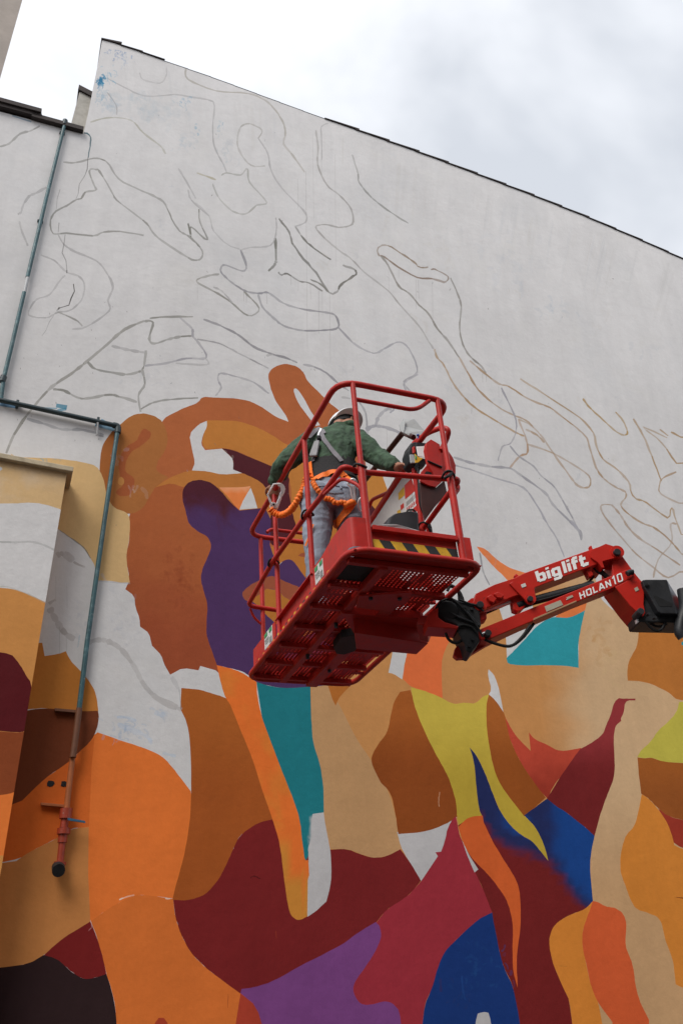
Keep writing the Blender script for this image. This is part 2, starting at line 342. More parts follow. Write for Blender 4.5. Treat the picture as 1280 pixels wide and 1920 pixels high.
P('407,1247! 432,1253 454,1261 481,1279! 482,1301 489,1339 507,1389 526,1439 551,1501 562,1536 567,1579 571,1614 578,1612! 580,1640 577,1650! 576,1718! 559,1727 545,1717 539,1695 532,1645 525,1582 511,1536 495,1492 473,1420 451,1370 432,1320 423,1309 414,1282', c_ostrip, fine=True)
P('453,1854! 479,1851 514,1839 570,1807 607,1789 640,1772 675,1746 704,1729! 740,1740 760,1800 800,1922! 522,1922! 490,1893 451,1862!', '5E3463', 1830)
# --- right centre
P('750,1297! 769,1294! 776,1315 786,1347 806,1392 821,1420 838,1450 851,1485 857,1507 858,1530! 842,1542 812,1555 785,1561 746,1564! 742,1532 735,1495 727,1480 715,1470 705,1450 694,1425 705,1400 725,1375 732,1345 737,1317', lambda x, y: mixc(alb('8E4E22', 1330), alb('733A18', 1500), sst(1320, 1440, y)))
P('770,1289! 792,1294 825,1307 850,1321 870,1317 890,1320 905,1306 916,1302! 911,1320 912,1370 920,1420 930,1457 950,1490 982,1529 1000,1547 1012,1567 1022,1592 1027,1614! 1012,1595 997,1577 975,1565 955,1547 937,1522 922,1485 910,1452 895,1420 880,1401! 886,1420 890,1445 893,1482 898,1520 904,1531! 877,1535 860,1549! 856,1530 855,1507 850,1485 837,1450 820,1420 805,1392 785,1347 774,1315', lambda x, y: mixc(alb('AC983E', 1330), alb('98822F', 1500), sst(1330, 1480, y)))
P('916,1302! 930,1315 942,1332! 950,1355 955,1385 970,1420 990,1452 1022,1495! 1005,1512 982,1530! 950,1490 930,1457 920,1420 912,1370 911,1320', lambda x, y: mixc(alb('8F5124', 1330), alb('7A4019', 1480), sst(1330, 1440, y)))
P('915,1255! 927,1267 935,1292 943,1335! 930,1315 916,1302! 921,1292 914,1267', WALLC)
P('946,1345! 957,1365 970,1384 994,1408! 991,1373! 1000,1385 1022,1395 1050,1410 1089,1402! 1060,1445 1037,1472 1026,1498! 1010,1480 990,1452 970,1420 955,1385', c_red, fine=True)
P('854,1530! 858,1549! 861,1565 867,1580 877,1605 890,1635 905,1667 917,1695 922,1712! 908,1722 890,1729 865,1752 832,1785 820,1815 810,1852 792,1890 780,1922! 762,1922! 752,1900 735,1880 720,1877 690,1885 672,1881 660,1857 667,1837 687,1810 702,1787 715,1757 712,1737 705,1730! 722,1707 765,1680 789,1652! 820,1605! 816,1598! 826,1597! 834,1577 837,1557 845,1540', '7A242D', 1720)
P('922,1711! 927,1740 937,1790 945,1817 965,1855 1004,1922! 781,1922! 792,1890 810,1852 820,1815 832,1785 865,1752 890,1729 900,1722!', '12295A', 1800)
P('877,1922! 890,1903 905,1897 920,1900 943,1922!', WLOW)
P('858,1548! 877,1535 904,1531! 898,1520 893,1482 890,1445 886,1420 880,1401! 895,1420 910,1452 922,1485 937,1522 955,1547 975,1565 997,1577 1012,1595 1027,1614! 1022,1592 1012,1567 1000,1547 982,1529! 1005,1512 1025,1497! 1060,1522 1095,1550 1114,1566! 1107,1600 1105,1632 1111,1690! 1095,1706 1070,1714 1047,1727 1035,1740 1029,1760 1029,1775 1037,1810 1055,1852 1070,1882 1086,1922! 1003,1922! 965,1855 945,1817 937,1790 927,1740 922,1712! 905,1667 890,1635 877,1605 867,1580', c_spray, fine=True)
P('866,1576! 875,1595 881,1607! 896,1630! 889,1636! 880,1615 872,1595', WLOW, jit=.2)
P('904,1529! 906,1542 920,1572 942,1610 962,1640 972,1662 976,1700 975,1745 968,1790 968,1820 970,1852! 962,1825 960,1795 961,1745 959,1720 952,1695 945,1680 925,1652 905,1630 882,1607 867,1580 859,1550! 877,1532', 'A54B23', 1620)
P('1087,1404! 1105,1395 1130,1377 1135,1360 1144,1342 1150,1317 1159,1309! 1170,1310 1190,1310! 1190,1313! 1171,1314 1169,1335 1163,1347 1164,1352! 1152,1362 1149,1390 1152,1432 1150,1460 1140,1485 1130,1510 1122,1535 1114,1567! 1095,1550 1060,1522 1042,1512 1025,1497! 1047,1460 1070,1427', c_mar, fine=True)
P('1197,1166! 1240,1168 1282,1168! 1282,1319! 1272,1316 1255,1300 1225,1284 1200,1277 1176,1276! 1175,1260 1177,1240 1192,1215 1196,1195', 'A3652E', 1240)
P('1282,1194! 1277,1198 1276,1215 1280,1232 1282,1236!', '2A8088', 1215)
P('1272,1316! 1282,1318! 1282,1438! 1247,1430 1220,1420 1207,1422 1194,1419! 1200,1407 1220,1390 1232,1370 1250,1355 1268,1335', 'A2983F', 1380)
P('1194,1420! 1207,1422 1220,1420 1247,1430 1282,1438! 1282,1568! 1257,1535 1232,1515 1215,1497 1201,1488! 1197,1457', lambda x, y: mixc(alb('854A1F', 1440), alb('7A431D', 1520), sst(1430, 1500, y)))
P('1232,1515! 1257,1535 1282,1568! 1282,1626! 1265,1592 1255,1555', '7E2C20', 1560)
P('1202,1489! 1215,1497 1232,1516 1250,1542 1260,1570 1265,1592 1282,1625! 1282,1884! 1266,1852 1264,1832 1260,1797 1245,1760 1240,1732 1232,1719 1212,1711 1192,1705 1182,1690 1172,1662 1162,1635 1162,1605 1166,1585 1172,1567 1190,1547 1196,1520', 'A86829', 1620)
P('1262,1682! 1282,1697! 1282,1716!', '4A1512', 1700)
P('1110,1690! 1095,1706 1070,1714 1047,1727 1035,1740 1029,1760 1029,1775 1037,1810 1055,1852 1070,1882 1086,1922! 1150,1922! 1125,1885 1107,1850 1099,1810 1091,1777 1091,1745 1100,1720 1112,1700', 'A86728', 1760)
P('1111,1689! 1120,1691 1135,1700 1152,1702 1167,1712 1174,1730 1171,1775 1185,1805 1190,1845 1197,1875 1216,1913! 1209,1922! 1150,1922! 1147,1916! 1120,1880 1107,1850 1099,1810 1091,1777 1091,1745 1100,1720', 'A34726', 1800)
P('949,1234! 960,1223 983,1199 1003,1176 1030,1157 1069,1156 1096,1143! 1087,1184 1083,1207 1084,1252! 1050,1247 952,1248', '2A8590', 1200)
P('1040,1157! 1060,1140! 1100,1125! 1096,1144! 1069,1158 1050,1158', 'C56C3C', 1150)
P('893,1025! 909,1028 928,1047 952,1064 983,1074 1010,1080! 1000,1110! 960,1100 948,1084 924,1062 901,1036', 'CC7444', 1060)
P('1002,1118! 1040,1108! 1060,1110! 1040,1125! 1000,1130!', 'C56C3C', 1120)
P('687,890! 716,890! 721,905 728,922 704,962! 690,940', 'B5793A', 920)
P('640,990! 690,940! 706,958! 700,1000! 640,1010!', '4A2026', 960)
# --- strokes: points, width px, colour, strength
STR = []
def S(s, w=2.6, c='8F8E8A', a=0.7, sm=4, jit=0.35, y=500):
    if y < 700 and sm > 1 and w < 7: w *= 1.16; a = min(.95, a * 1.22)
    q = [tuple(v)[:2] for v in catmull([(a_, b_, 0) for a_, b_ in pts(s)], sm)] if sm > 1 else pts(s)
    q = [(x + random.uniform(-jit, jit), y_ + random.uniform(-jit, jit)) for x, y_ in q]
    q = [ext(p) if p[0] > 1277 else p for p in q]; c = alb(c, y); i = 0
    while i < len(q) - 1:
        k = random.choice((2, 3, 4)); k = k if i + k < len(q) - 1 else len(q) - 1 - i
        STR.append((np.array(q[i:i + k + 1]), w * random.uniform(.85, 1.15), c, min(.95, a * random.uniform(.62, 1.12)))); i += k
GD, GL, BRN = '77766F', 'A5A3A3', '9E8468'
S('0,275 18,269 38,251 59,245 75,236', 3.4); S('88,351 68,362 55,368 44,385 40,398 34,402', 4, GL); S('37,415 42,435 53,461', 4, GL)
S('119,304 144,305 175,297 194,300 206,310 222,335 256,353 287,367 306,378 317,397 325,416 337,433 347,439 359,447 372,460 380,472 377,485 366,488 353,483 306,453 287,436 275,419 250,399 219,375 209,358 187,321 181,318 170,317 169,327 178,349 180,357 161,360 153,372 144,374 125,386 106,396 95,413 100,438 125,437 175,442 194,435 225,434 270,441', 3.2, GD, .6, 3)
S('353,419 359,445 358,425 383,447 389,446 375,417 373,392', 3, GD, .7, 3)
S('109,439 120,458 141,472 181,489 200,511 212,538 203,563 205,583 162,613 136,617', 3.2, GL, .8)
S('77,478 103,489 125,510 147,517 158,530 158,549 150,567 131,582 108,586 87,596 55,591 59,575 70,561 94,552 112,527 123,516', 3, GL, .8)
S('108,585 141,599 155,612', 3, '8F8E8A', .7)
S('271,602 235,617 202,645 162,679 135,700 97,726 70,755 50,780 27,815 12,850', 5, '8A8882', .7)
S('165,679 180,692 220,700 240,702 265,696', 4.5, GD, .7); S('100,730 120,732 145,745 165,747 205,740 225,744 257,754', 4.5, GD, .65)
S('274,657 270,687 267,695 272,720 260,742 264,772', 4, GD, .7); S('265,767 287,755 320,749 372,746', 3.2, GD, .6); S('210,649 245,657 272,661', 5, GL, .8)
S('271,602 287,605 280,635 290,644 320,635 340,631 360,630', 4, GD, .65); S('281,597 310,594 362,594', 3.6, GD, .6)
S('337,595 361,617 361,630 372,642 387,671 350,672 312,681 272,686', 3.6, '97959A', .8); S('361,617 362,632', 6, '97959A', .8); S('330,681 388,684 386,672', 3, GL, .6)
S('382,599 414,611 445,627 476,650 507,663 539,672 557,680', 3.6, '8B898C', .75); S('370,636 411,644 445,661 476,677 504,691', 3, '908E90', .7)
S('499,667 512,664', 4, GL, .8); S('568,683 589,688 611,699 632,717 654,733', 3.2, '908E92', .75)
S('404,742 415,727 409,712 414,700 445,707 476,717 504,738', 3, '9A989C', .75)
S('411,514 392,517 368,527 401,546 432,566 465,592 486,578 457,546', 3, '8A8882', .8); S('400,538 416,546 436,568', 3, GL, .8)
S('451,469 462,499 454,508 423,497 414,503 417,514 442,535 464,547 486,550 504,549 532,569 570,580 611,586 629,592 634,614 607,619 570,620 532,611 514,597 492,575 484,552', 3.4, '8A888C', .8)
S('634,614 660,641 685,657 705,662 725,651 750,641 770,660 782,697 762,711 757,720 770,735', 3, '97959A', .8)
S('523,410 542,436 548,455 570,486 592,511 617,549 632,546 639,533 657,521 668,514 664,505 642,497', 3.2, '6A6862', .85, 3, .8)
S('553,425 570,449 589,466 620,486', 3, '6A6862', .85, 3, .9); S('516,446 518,489', 4.4, '74736C', .85); S('518,489 514,498 503,508', 4.4, '74736C', .85)
S('521,510 528,515 539,514 561,527 579,531 604,546', 3, '6A6862', .85, 3, .9); S('582,524 601,533 615,547', 2.6, '7A7872', .8)
S('451,469 470,464 507,460 518,433 517,408', 2.6, GL, .7); S('367,380 392,405 401,433 426,458 451,468', 2.6, GL, .6)
S('349,129 353,149 405,170 464,175 497,188 517,208 530,228 535,251 532,270 550,293 571,323', 2.8, 'A8A49E', .75)
S('484,259 491,244 468,232 451,239 445,264 451,287 471,310 497,311', 2.8, 'A5A29E', .75)
S('484,259 502,287 507,316 523,346 550,375 573,400 573,416 553,425', 2.6, GL, .7); S('328,177 389,187 402,198 399,237 402,274 418,306 425,323', 2.6, GL, .7)
S('369,324 405,337', 3, 'A8A290', .8); S('399,344 409,369 435,395 461,401 481,385 500,379 468,342 464,316 451,328 425,324 415,329', 2.8, 'A3A29E', .75)
S('335,316 353,346 367,372', 2.8, GL, .75); S('353,356 359,375 392,405', 2.8, GL, .75)
S('592,244 596,277 596,310 612,346 635,365 658,392 660,420 635,426 609,421 592,426 609,447 635,469 660,487 682,510 727,545 752,575 785,611 800,635 812,654', 2.8, '9C9996', .75)
S('615,231 602,238 603,260 603,300', 2.4, GL, .6); S('660,290 671,326 673,342 691,365 714,385 740,403 765,419', 2.6, '8F8E8A', .75)
S('711,480 707,470 712,462 727,460 750,474 775,491 783,499 792,502 802,501', 2.8, '8A7A6A', .8, 3, .6); S('807,506 815,505 835,515 840,522 832,529 810,522 782,520 747,501 720,482 711,480', 2.8, '86766A', .8, 3, .6)
S('714,480 727,497 747,536 767,550 785,572 802,587 820,617 840,640 860,670', 3.4, '8A8680', .8); S('860,670 880,705 897,732 932,762 957,776 985,788 1000,802', 3, BRN, .8)
S('814,654 819,670 832,685 845,712 865,740 887,762 922,785 965,810 982,818', 3, 'A58A6A', .8)
S('844,521 857,550 864,575 861,615 867,645 880,667 902,687 910,700', 3, '86827C', .8)
S('880,676 907,699 935,720 952,724 980,742 1005,755 1030,764 1055,783 1080,802 1099,821 1105,842 1117,877 1130,896 1152,913 1171,922 1172,933 1163,946 1174,961 1202,980 1230,992 1258,1017 1277,1039 1290,1060', 3, BRN, .75)
S('974,710 1005,730 1049,758 1086,783 1111,811 1117,836 1130,861 1152,877 1177,902 1183,924 1192,936 1211,942 1250,971 1258,952 1267,977 1280,1011', 3, 'A08768', .8, 3, .6)
S('1092,747 1102,761 1130,788 1155,810 1171,816 1175,808 1167,789 1153,772', 3, 'A08558', .85); S('1186,785 1205,817 1221,855 1239,902', 3, 'A08768', .8)
S('1267,885 1242,896 1235,911 1239,927 1280,947', 3, BRN, .7); S('1252,817 1236,805', 3, 'A08768', .8); S('1250,821 1203,800 1230,821 1249,842 1267,869 1280,864', 3, 'A08768', .8, 2); S('1257,810 1280,822', 3, 'A08768', .8)
S('1146,947 1161,964 1177,989 1196,1008 1230,1030 1274,1060', 3.4, 'A08B78', .75); S('1146,947 1127,947 1128,961 1146,986 1167,1011 1192,1039 1224,1064 1252,1083 1280,1067', 3, 'A28E7C', .7, 3)
S('1267,983 1256,983 1258,1017 1233,1049 1224,1083', 3, 'A28E7C', .65); S('971,786 986,824 988,849 974,855 955,878', 3.4, 'A3866C', .7)
S('971,786 995,798 1017,821 1036,849 1067,892 1083,911 1103,913 1103,892 1067,867 1030,847 989,833', 3, 'A28C76', .7); S('985,805 1005,815 1020,830', 3.4, 'A28C76', .7)
S('939,727 964,780 967,805 958,830 941,838 933,864', 2.8, '96949A', .8); S('850,857 880,867 921,875 955,878 977,892 1021,924 1036,946 1067,977 1086,996 1089,1013', 4.2, '96959A', .8)
S('955,836 974,857 999,874 1014,892 1039,914 1058,946 1077,980 1088,1008', 3, '96959A', .8); S('850,872 880,880 927,896 980,914 1005,946 1024,980 1042,1008 1057,1044', 3, '9D9CA2', .8)
S('1070,976 1087,1000', 5, 'A2A1A8', .6); S('899,1036 905,1071 917,1097', 3, '88868A', .8)
S('704,798 709,782 722,769 734,767', 5, '96959B', .85); S('722,770 733,762 738,768 730,774', 3, '9A999F', .8); S('686,806 700,799 722,801 748,811', 6.5, '908F96', .9); S('688,806 685,820 691,836 700,850', 7, '98979D', .85); S('697,828 706,836 704,850', 6, 'A09FA4', .7); S('671,751 685,774 688,803', 3, '98979A', .8)
S('640,745 657,747', 3, GL, .7); S('783,702 765,712 757,722 762,735', 3, '9C9AA0', .7)
S('51,785 82,794 117,805 155,806 195,816', 5.5, '86868A', .7, y=800)
S('201,146 232,163 273,180 328,177', 2.4, GL, .7); S('201,173 218,197 219,215', 2.4, GL, .7); S('170,229 201,221 245,225 269,249 300,273 311,289', 2.8, 'A8A69C', .8); S('262,136 269,149 300,156 312,142 312,125', 2.4, GL, .5)
S('165,1204 185,1200 205,1203 231,1221 253,1252 270,1283 295,1309 341,1331', 11, '918D8B', .6, y=1220)
S('107,1042 120,1038 138,1052', 12, '8F8884', .6, y=1050); S('138,1054 160,1064', 5, '8F8884', .6, y=1050)
S('93,1140 104,1160 120,1185 140,1199', 12, '8A8480', .6, y=1160); S('322,1269 335,1292', 9, '8F8E90', .5, y=1250); S('92,1132 105,1124', 6, '8A8480', .5, y=1130)
S('340,1331 338,1310 336,1292', 2, '77777C', .5, y=1300)
S('183,1089 215,1092 244,1094', 3, '8C8B90', .5, y=1090); S('112,994 132,1008 157,1026 170,1047', 2.4, '4F5A5C', .7, y=1020)
S('582,1288 584,1285', 1.5, GD, .4)
for x0, y0, y1, a in ((573, 320, 650, .28), (586, 250, 410, .22), (628, 290, 500, .3), (618, 552, 680, .42), (597, 545, 625, .35), (604, 548, 592, .35), (545, 518, 535, .4), (559, 528, 545, .35), (582, 532, 560, .35), (558, 335, 390, .2), (602, 240, 330, .25), (457, 548, 565, .45), (462, 548, 568, .4), (500, 550, 570, .35), (728, 490, 545, .25), (747, 505, 520, .3), (779, 525, 580, .25), (784, 525, 560, .25), (810, 525, 605, .25), (884, 765, 776, .4), (904, 700, 717, .5), (911, 700, 716, .4), (126, 1095, 1140, .4), (105, 1080, 1128, .35), (112, 1175, 1230, .35), (125, 1195, 1225, .4), (370, 530, 560, .3), (693, 845, 880, .3), (725, 805, 845, .25), (934, 724, 745, .3), (940, 724, 750, .25)):
    S(f'{x0},{y0} {x0 + random.uniform(-.4, .6) + (y1 - y0) * .01:.2f},{y1}', 1.3, '6F6A64', a, 1, y=min(y0, 1200))
CRK = '2B2622'
S('158,249 168,253 171,262 169,275 166,295', 2.2, '2F5560', .8, 2, .7); S('166,295 164,318 160,330 150,345 149,352 146,365 143,374', 1.5, CRK, .65, 1, 1.2); S('114,355 108,372 106,392', 1.2, CRK, .5, 1, 1)
S('112,418 110,436', 1.6, CRK, .7, 1, .8); S('122,440 120,460 116,474 124,488 126,508', 2, CRK, .75, 1, 1.2); S('126,506 126,512', 4, '1F1712', .9, 1); S('139,532 140,545 133,560 129,571 113,576 107,582', 2, CRK, .8, 1, 1.2); S('112,576 109,580', 4, '1F1712', .8, 1); S('101,591 93,603 86,618 79,630', 1.4, CRK, .45, 1, 1)
S('201,1685 226,1683 252,1677', .1, GD, .01)
S('224,1687 236,1682 252,1678', 2.4, 'B5A79B', .8, y=1680); S('310,1685 320,1685', 2.6, 'B5A79B', .7, y=1680); S('170,1727 172,1738 166,1746', 1.6, '9A6A6A', .7, y=1740)
S('824,1485 822,1500 823,1513', 2, 'A07A60', .8, y=1500); S('470,1646 476,1643 488,1647', 2, '2A0C0C', .8, y=1650, jit=1.0); S('428,1864 427,1890', 1.3, '6A2A18', .7, y=1880); S('517,1745 518,1760', 1.3, '7A3020', .6, y=1750)
S('1048,1811 1062,1812', 2, '7A4A20', .5, y=1811); S('865,1830 868,1860 872,1875', 4, '1B3C70', .5, y=1850); S('880,1790 895,1800', 6, '1A3868', .35, y=1800); S('825,1835 826,1860', 5, '2A2040', .5, y=1850)
S('220,1345 240,1345 256,1352', 6, '93A3B5', .5, y=1350); S('221,1357 245,1368 275,1380 285,1395', 9, '93A3B8', .45, y=1380); S('290,1335 310,1342', 9, '99A4B2', .4, y=1340); S('305,1412 330,1418', 6, '8FA0B0', .4, y=1410)
S('190,1075 200,1092', 6, '9BA0AA', .3, y=1090); S('150,1190 146,1214', 3, '8FA0AA', .5, y=1200)
# blue-grey ghosts of the old colour near the top corner
def blot(x, y, rx, ry, n, c, a, w=2.2, ln=5):
    for _ in range(n):
        px_, py_ = x + random.gauss(0, rx * .5), y + random.gauss(0, ry * .5)
        if px_ < 192 - (py_ - 75) * .19 + 3 or py_ < 76 + (px_ - 192) * .38: continue
        t = random.choice((random.uniform(-.5, .9), random.uniform(1.1, 1.9))); l = random.uniform(.3, 1) * ln
        S(f'{px_:.1f},{py_:.1f} {px_ + l * math.cos(t):.1f},{py_ + l * math.sin(t):.1f} {px_ + 1.8 * l * math.cos(t + .3):.1f},{py_ + 1.8 * l * math.sin(t + .3):.1f}', random.uniform(.5, 1.4) * w, c, a * random.uniform(.35, 1.1), 2, .8)
blot(186, 152, 7, 12, 46, '3A7C9C', .75, 2.0, 5); blot(188, 150, 4, 7, 22, '2F6F92', .9, 2.4, 4); blot(200, 140, 18, 20, 26, '6FA0B8', .4, 1.6, 6); blot(188, 178, 14, 16, 34, '88A3B4', .3, 2.4, 6)
blot(205, 195, 22, 16, 30, '8FA4B4', .16, 6, 9); blot(290, 205, 60, 26, 46, '93A6B2', .11, 9, 12); blot(250, 180, 50, 16, 26, '93A6B2', .12, 7, 12); blot(345, 190, 16, 8, 22, '6D97B0', .3, 1.8, 5); blot(368, 238, 6, 8, 10, '7FA2B4', .35, 2.4, 4)
blot(412, 238, 8, 14, 16, '83A0B0', .3, 1.8, 5); blot(345, 262, 22, 18, 20, '93A6B2', .18, 4, 8); blot(225, 100, 26, 9, 30, '5F7FA8', .4, 1.8, 5); blot(230, 108, 16, 12, 16, '8DA0B8', .3, 2, 5); blot(420, 290, 10, 26, 12, '95A8B0', .2, 2.4, 6)
blot(950, 500, 60, 60, 40, '9DA8B4', .10, 7, 14); blot(1040, 575, 36, 20, 26, '98A4B0', .14, 4, 10); blot(700, 262, 50, 20, 20, '9FA9B4', .10, 6, 12); blot(820, 470, 60, 40, 30, 'B8B2A8', .12, 6, 12); blot(920, 1000, 50, 60, 30, 'A0A2AA', .12, 7, 12); blot(1100, 600, 120, 60, 40, 'B4AEA6', .10, 6, 14)
blot(75, 860, 60, 4, 10, '6F98A4', .3, 2, 8); blot(235, 1365, 40, 24, 40, '8FA4BC', .28, 3.5, 8); blot(300, 1335, 20, 10, 14, '90A2B8', .25, 3.5, 8); blot(230, 1160, 60, 60, 30, '9DA2AE', .12, 7, 12); blot(150, 1150, 20, 50, 20, '9DA2AE', .14, 5, 9)
blot(900, 1810, 50, 60, 40, '20467C', .35, 3.5, 8); blot(860, 1870, 30, 40, 14, '2A3460', .3, 3, 7)
blot(330, 1080, 34, 60, 50, '7A3822', .18, 8, 14); blot(1138, 1235, 22, 60, 46, 'C4A67C', .22, 7, 12); blot(1120, 1200, 14, 50, 20, 'B28450', .25, 7, 12)
for _ in range(70):                                                        # chips and pock marks
    x, y = random.uniform(190, 1270), random.uniform(130, 1020)
    if y > 110 + (x - 225) * .386 + 10:
        S(f'{x:.1f},{y:.1f} {x + random.uniform(-3, 3):.1f},{y + random.uniform(1, 4):.1f}', random.uniform(1.2, 2.6), random.choice(['77787C', '6A6560', '8F8F92', '7C7470']), random.uniform(.3, .75), 1)
for _ in range(90):                                                        # rain streaks below the verge and faint dirt runs
    x = random.uniform(200, 1275); y0 = 78 + (x - 192) * .382 + random.uniform(2, 30); l = random.uniform(15, 120)
    S(f'{x:.1f},{y0:.1f} {x - l * (x - 590) / 2600:.1f},{y0 + l:.1f}', random.uniform(1.5, 7), random.choice(['A8A6A2', '9FA4AA', 'B0ABA0']), random.uniform(.03, .10), 3)
for _ in range(60):
    x, y = random.uniform(190, 1270), random.uniform(200, 1000)
    if y > 130 + (x - 225) * .386: blot(x, y, random.uniform(8, 40), random.uniform(4, 16), 5, random.choice(['A9ABB0', 'B5AFA6', 'D2D0D0', 'A0A6AE']), .16, random.uniform(2, 7), random.uniform(6, 16))
for _ in range(26):
    x, y = random.uniform(20, 200), random.uniform(560, 830)
    S(f'{x:.1f},{y:.1f} {x + random.uniform(-1, 1):.1f},{y + random.uniform(1, 4):.1f}', random.uniform(1, 2.2), '5A5552', .6, 1)
S('105,761 127,764', 10, '3E7F97', .9, 1, 1.2); S('108,770 126,767', 8, '3E7F97', .7, 1, 1.5); S('75,764 108,766', 2.5, '3E7F97', .8, 1, .6); S('0,757 33,763', 12, '3B6F92', .8, 1, 1.5); S('180,796 214,805', 14, '3E7F9E', .9, 1, 1.5); S('190,787 198,790', 5, '3E7F9E', .8, 1); S('0,855 30,860', 8, '2F6070', .9, 1, .8); S('24,217 60,228', 5, '356F8C', .8, 1, 1); S('70,200 20,190', .1, GD, .01)
S('120,243 116,262', 7, '3F6F80', .7, 1, .8); S('180,816 195,819', 5, '77777A', .7, 1)

def pt_in(poly, X, Y):
    ins = np.zeros(len(X), bool); n = len(poly); x0, y0 = poly[:, 0].min(), poly[:, 1].min(); x1, y1 = poly[:, 0].max(), poly[:, 1].max()
    k = np.where((X >= x0) & (X <= x1) & (Y >= y0) & (Y <= y1))[0]
    if not len(k): return ins
    x, y = X[k], Y[k]; r = np.zeros(len(k), bool); j = n - 1
    for i in range(n):
        xi, yi = poly[i]; xj, yj = poly[j]
        if yi != yj:
            c = ((yi > y) != (yj > y)) & (x < (xj - xi) * (y - yi) / (yj - yi) + xi); r ^= c
        j = i
    ins[k] = r; return ins
def ribbon(q, w):
    q = np.array(q); n = len(q); L = []; R = []
    for i in range(n):
        t = q[min(i + 1, n - 1)] - q[max(i - 1, 0)]; l = np.hypot(*t) or 1; m = np.array([-t[1], t[0]]) / l
        k = w / 2 * random.uniform(.72, 1.22) * (0.7 if i in (0, n - 1) else 1); L.append(q[i] + m * k); R.append(q[i] - m * k)
    return np.array(L + R[::-1])
def painted(name, outline, polys, strokes, off, base, parent, m, W2=None):
    "one plastered sheet: outline in pixels, cut along every paint edge, coloured per face corner"
    V = []; E = []
    def ring(Q, close=True):
        b = len(V); V.extend([tuple(map(float, q)) for q in Q]); n = len(Q)
        E.extend([(b + i, b + (i + 1) % n) for i in range(n if close else n - 1)])
    O = np.array(outline); ring(O)
    for poly, c, fine in polys:
        ring(poly)
        if fine:
            x0, y0, x1, y1 = poly[:, 0].min(), poly[:, 1].min(), poly[:, 0].max(), poly[:, 1].max()
            st = 7 if (x1 - x0) * (y1 - y0) < 60000 else 13
            gx, gy = np.meshgrid(np.arange(x0, x1, st), np.arange(y0, min(y1, 1990), st)); gx, gy = gx.ravel() + np.random.uniform(-1, 1, gx.size), gy.ravel() + np.random.uniform(-1, 1, gx.size)
            k = pt_in(poly, gx, gy); V.extend(zip(gx[k].tolist(), gy[k].tolist()))
    rib = []
    for q, w, c, a in strokes:
        r = ribbon(q, w); rib.append((r, c, a)); ring(r)
    vc, ec, fc, ov, oe, of = delaunay_2d_cdt([Vector(v) for v in V], E, [], 0, 1e-3)
    VV = np.array([tuple(v) for v in vc]); F = np.array([tuple(f) for f in fc]); C = VV[F].mean(1)
    keep = pt_in(O, C[:, 0], C[:, 1]); F = F[keep]; C = C[keep]
    own = np.full(len(F), -1)
    for i, (poly, c, fine) in enumerate(polys): own[pt_in(poly, C[:, 0], C[:, 1])] = i
    top = [[] for _ in F]
    for i, (r, c, a) in enumerate(rib):
        for k in np.where(pt_in(r, C[:, 0], C[:, 1]))[0]: top[k].append(i)
    cols = np.zeros((len(F) * 3, 4), np.float32); cols[:, 3] = 1
    for k, f in enumerate(F):
        pi = own[k]
        for j in range(3):
            x, y = VV[f[j]]
            if pi < 0: c = base
            else:
                c = polys[pi][1]
                if callable(c): c = c(float(x), float(y))
            for i in sorted(set(top[k])): c = mixc(c, rib[i][1], rib[i][2])
            cols[k * 3 + j, :3] = c
            cols[k * 3 + j, 3] = 1.0 if (pi < 0 or polys[pi][1] is WALLC) else 0.0
    P3 = [wl(x, y, off) for x, y in VV]
    me = D.meshes.new(name); me.from_pydata([tuple(p) for p in P3], [], F.tolist())
    ca = me.color_attributes.new('paint', 'FLOAT_COLOR', 'CORNER'); ca.data.foreach_set('color', cols.ravel())
    me.materials.append(m)
    bm = bmesh.new(); bm.from_mesh(me)
    bmesh.ops.delete(bm, geom=[v for v in bm.verts if not v.link_faces], context='VERTS')
    for f in bm.faces:
        f.normal_update()
        if f.normal.y > 0: f.normal_flip()
    bm.to_mesh(me); bm.free()
    o = D.objects.new(name, me); COL.objects.link(o); o.parent = parent
    return o
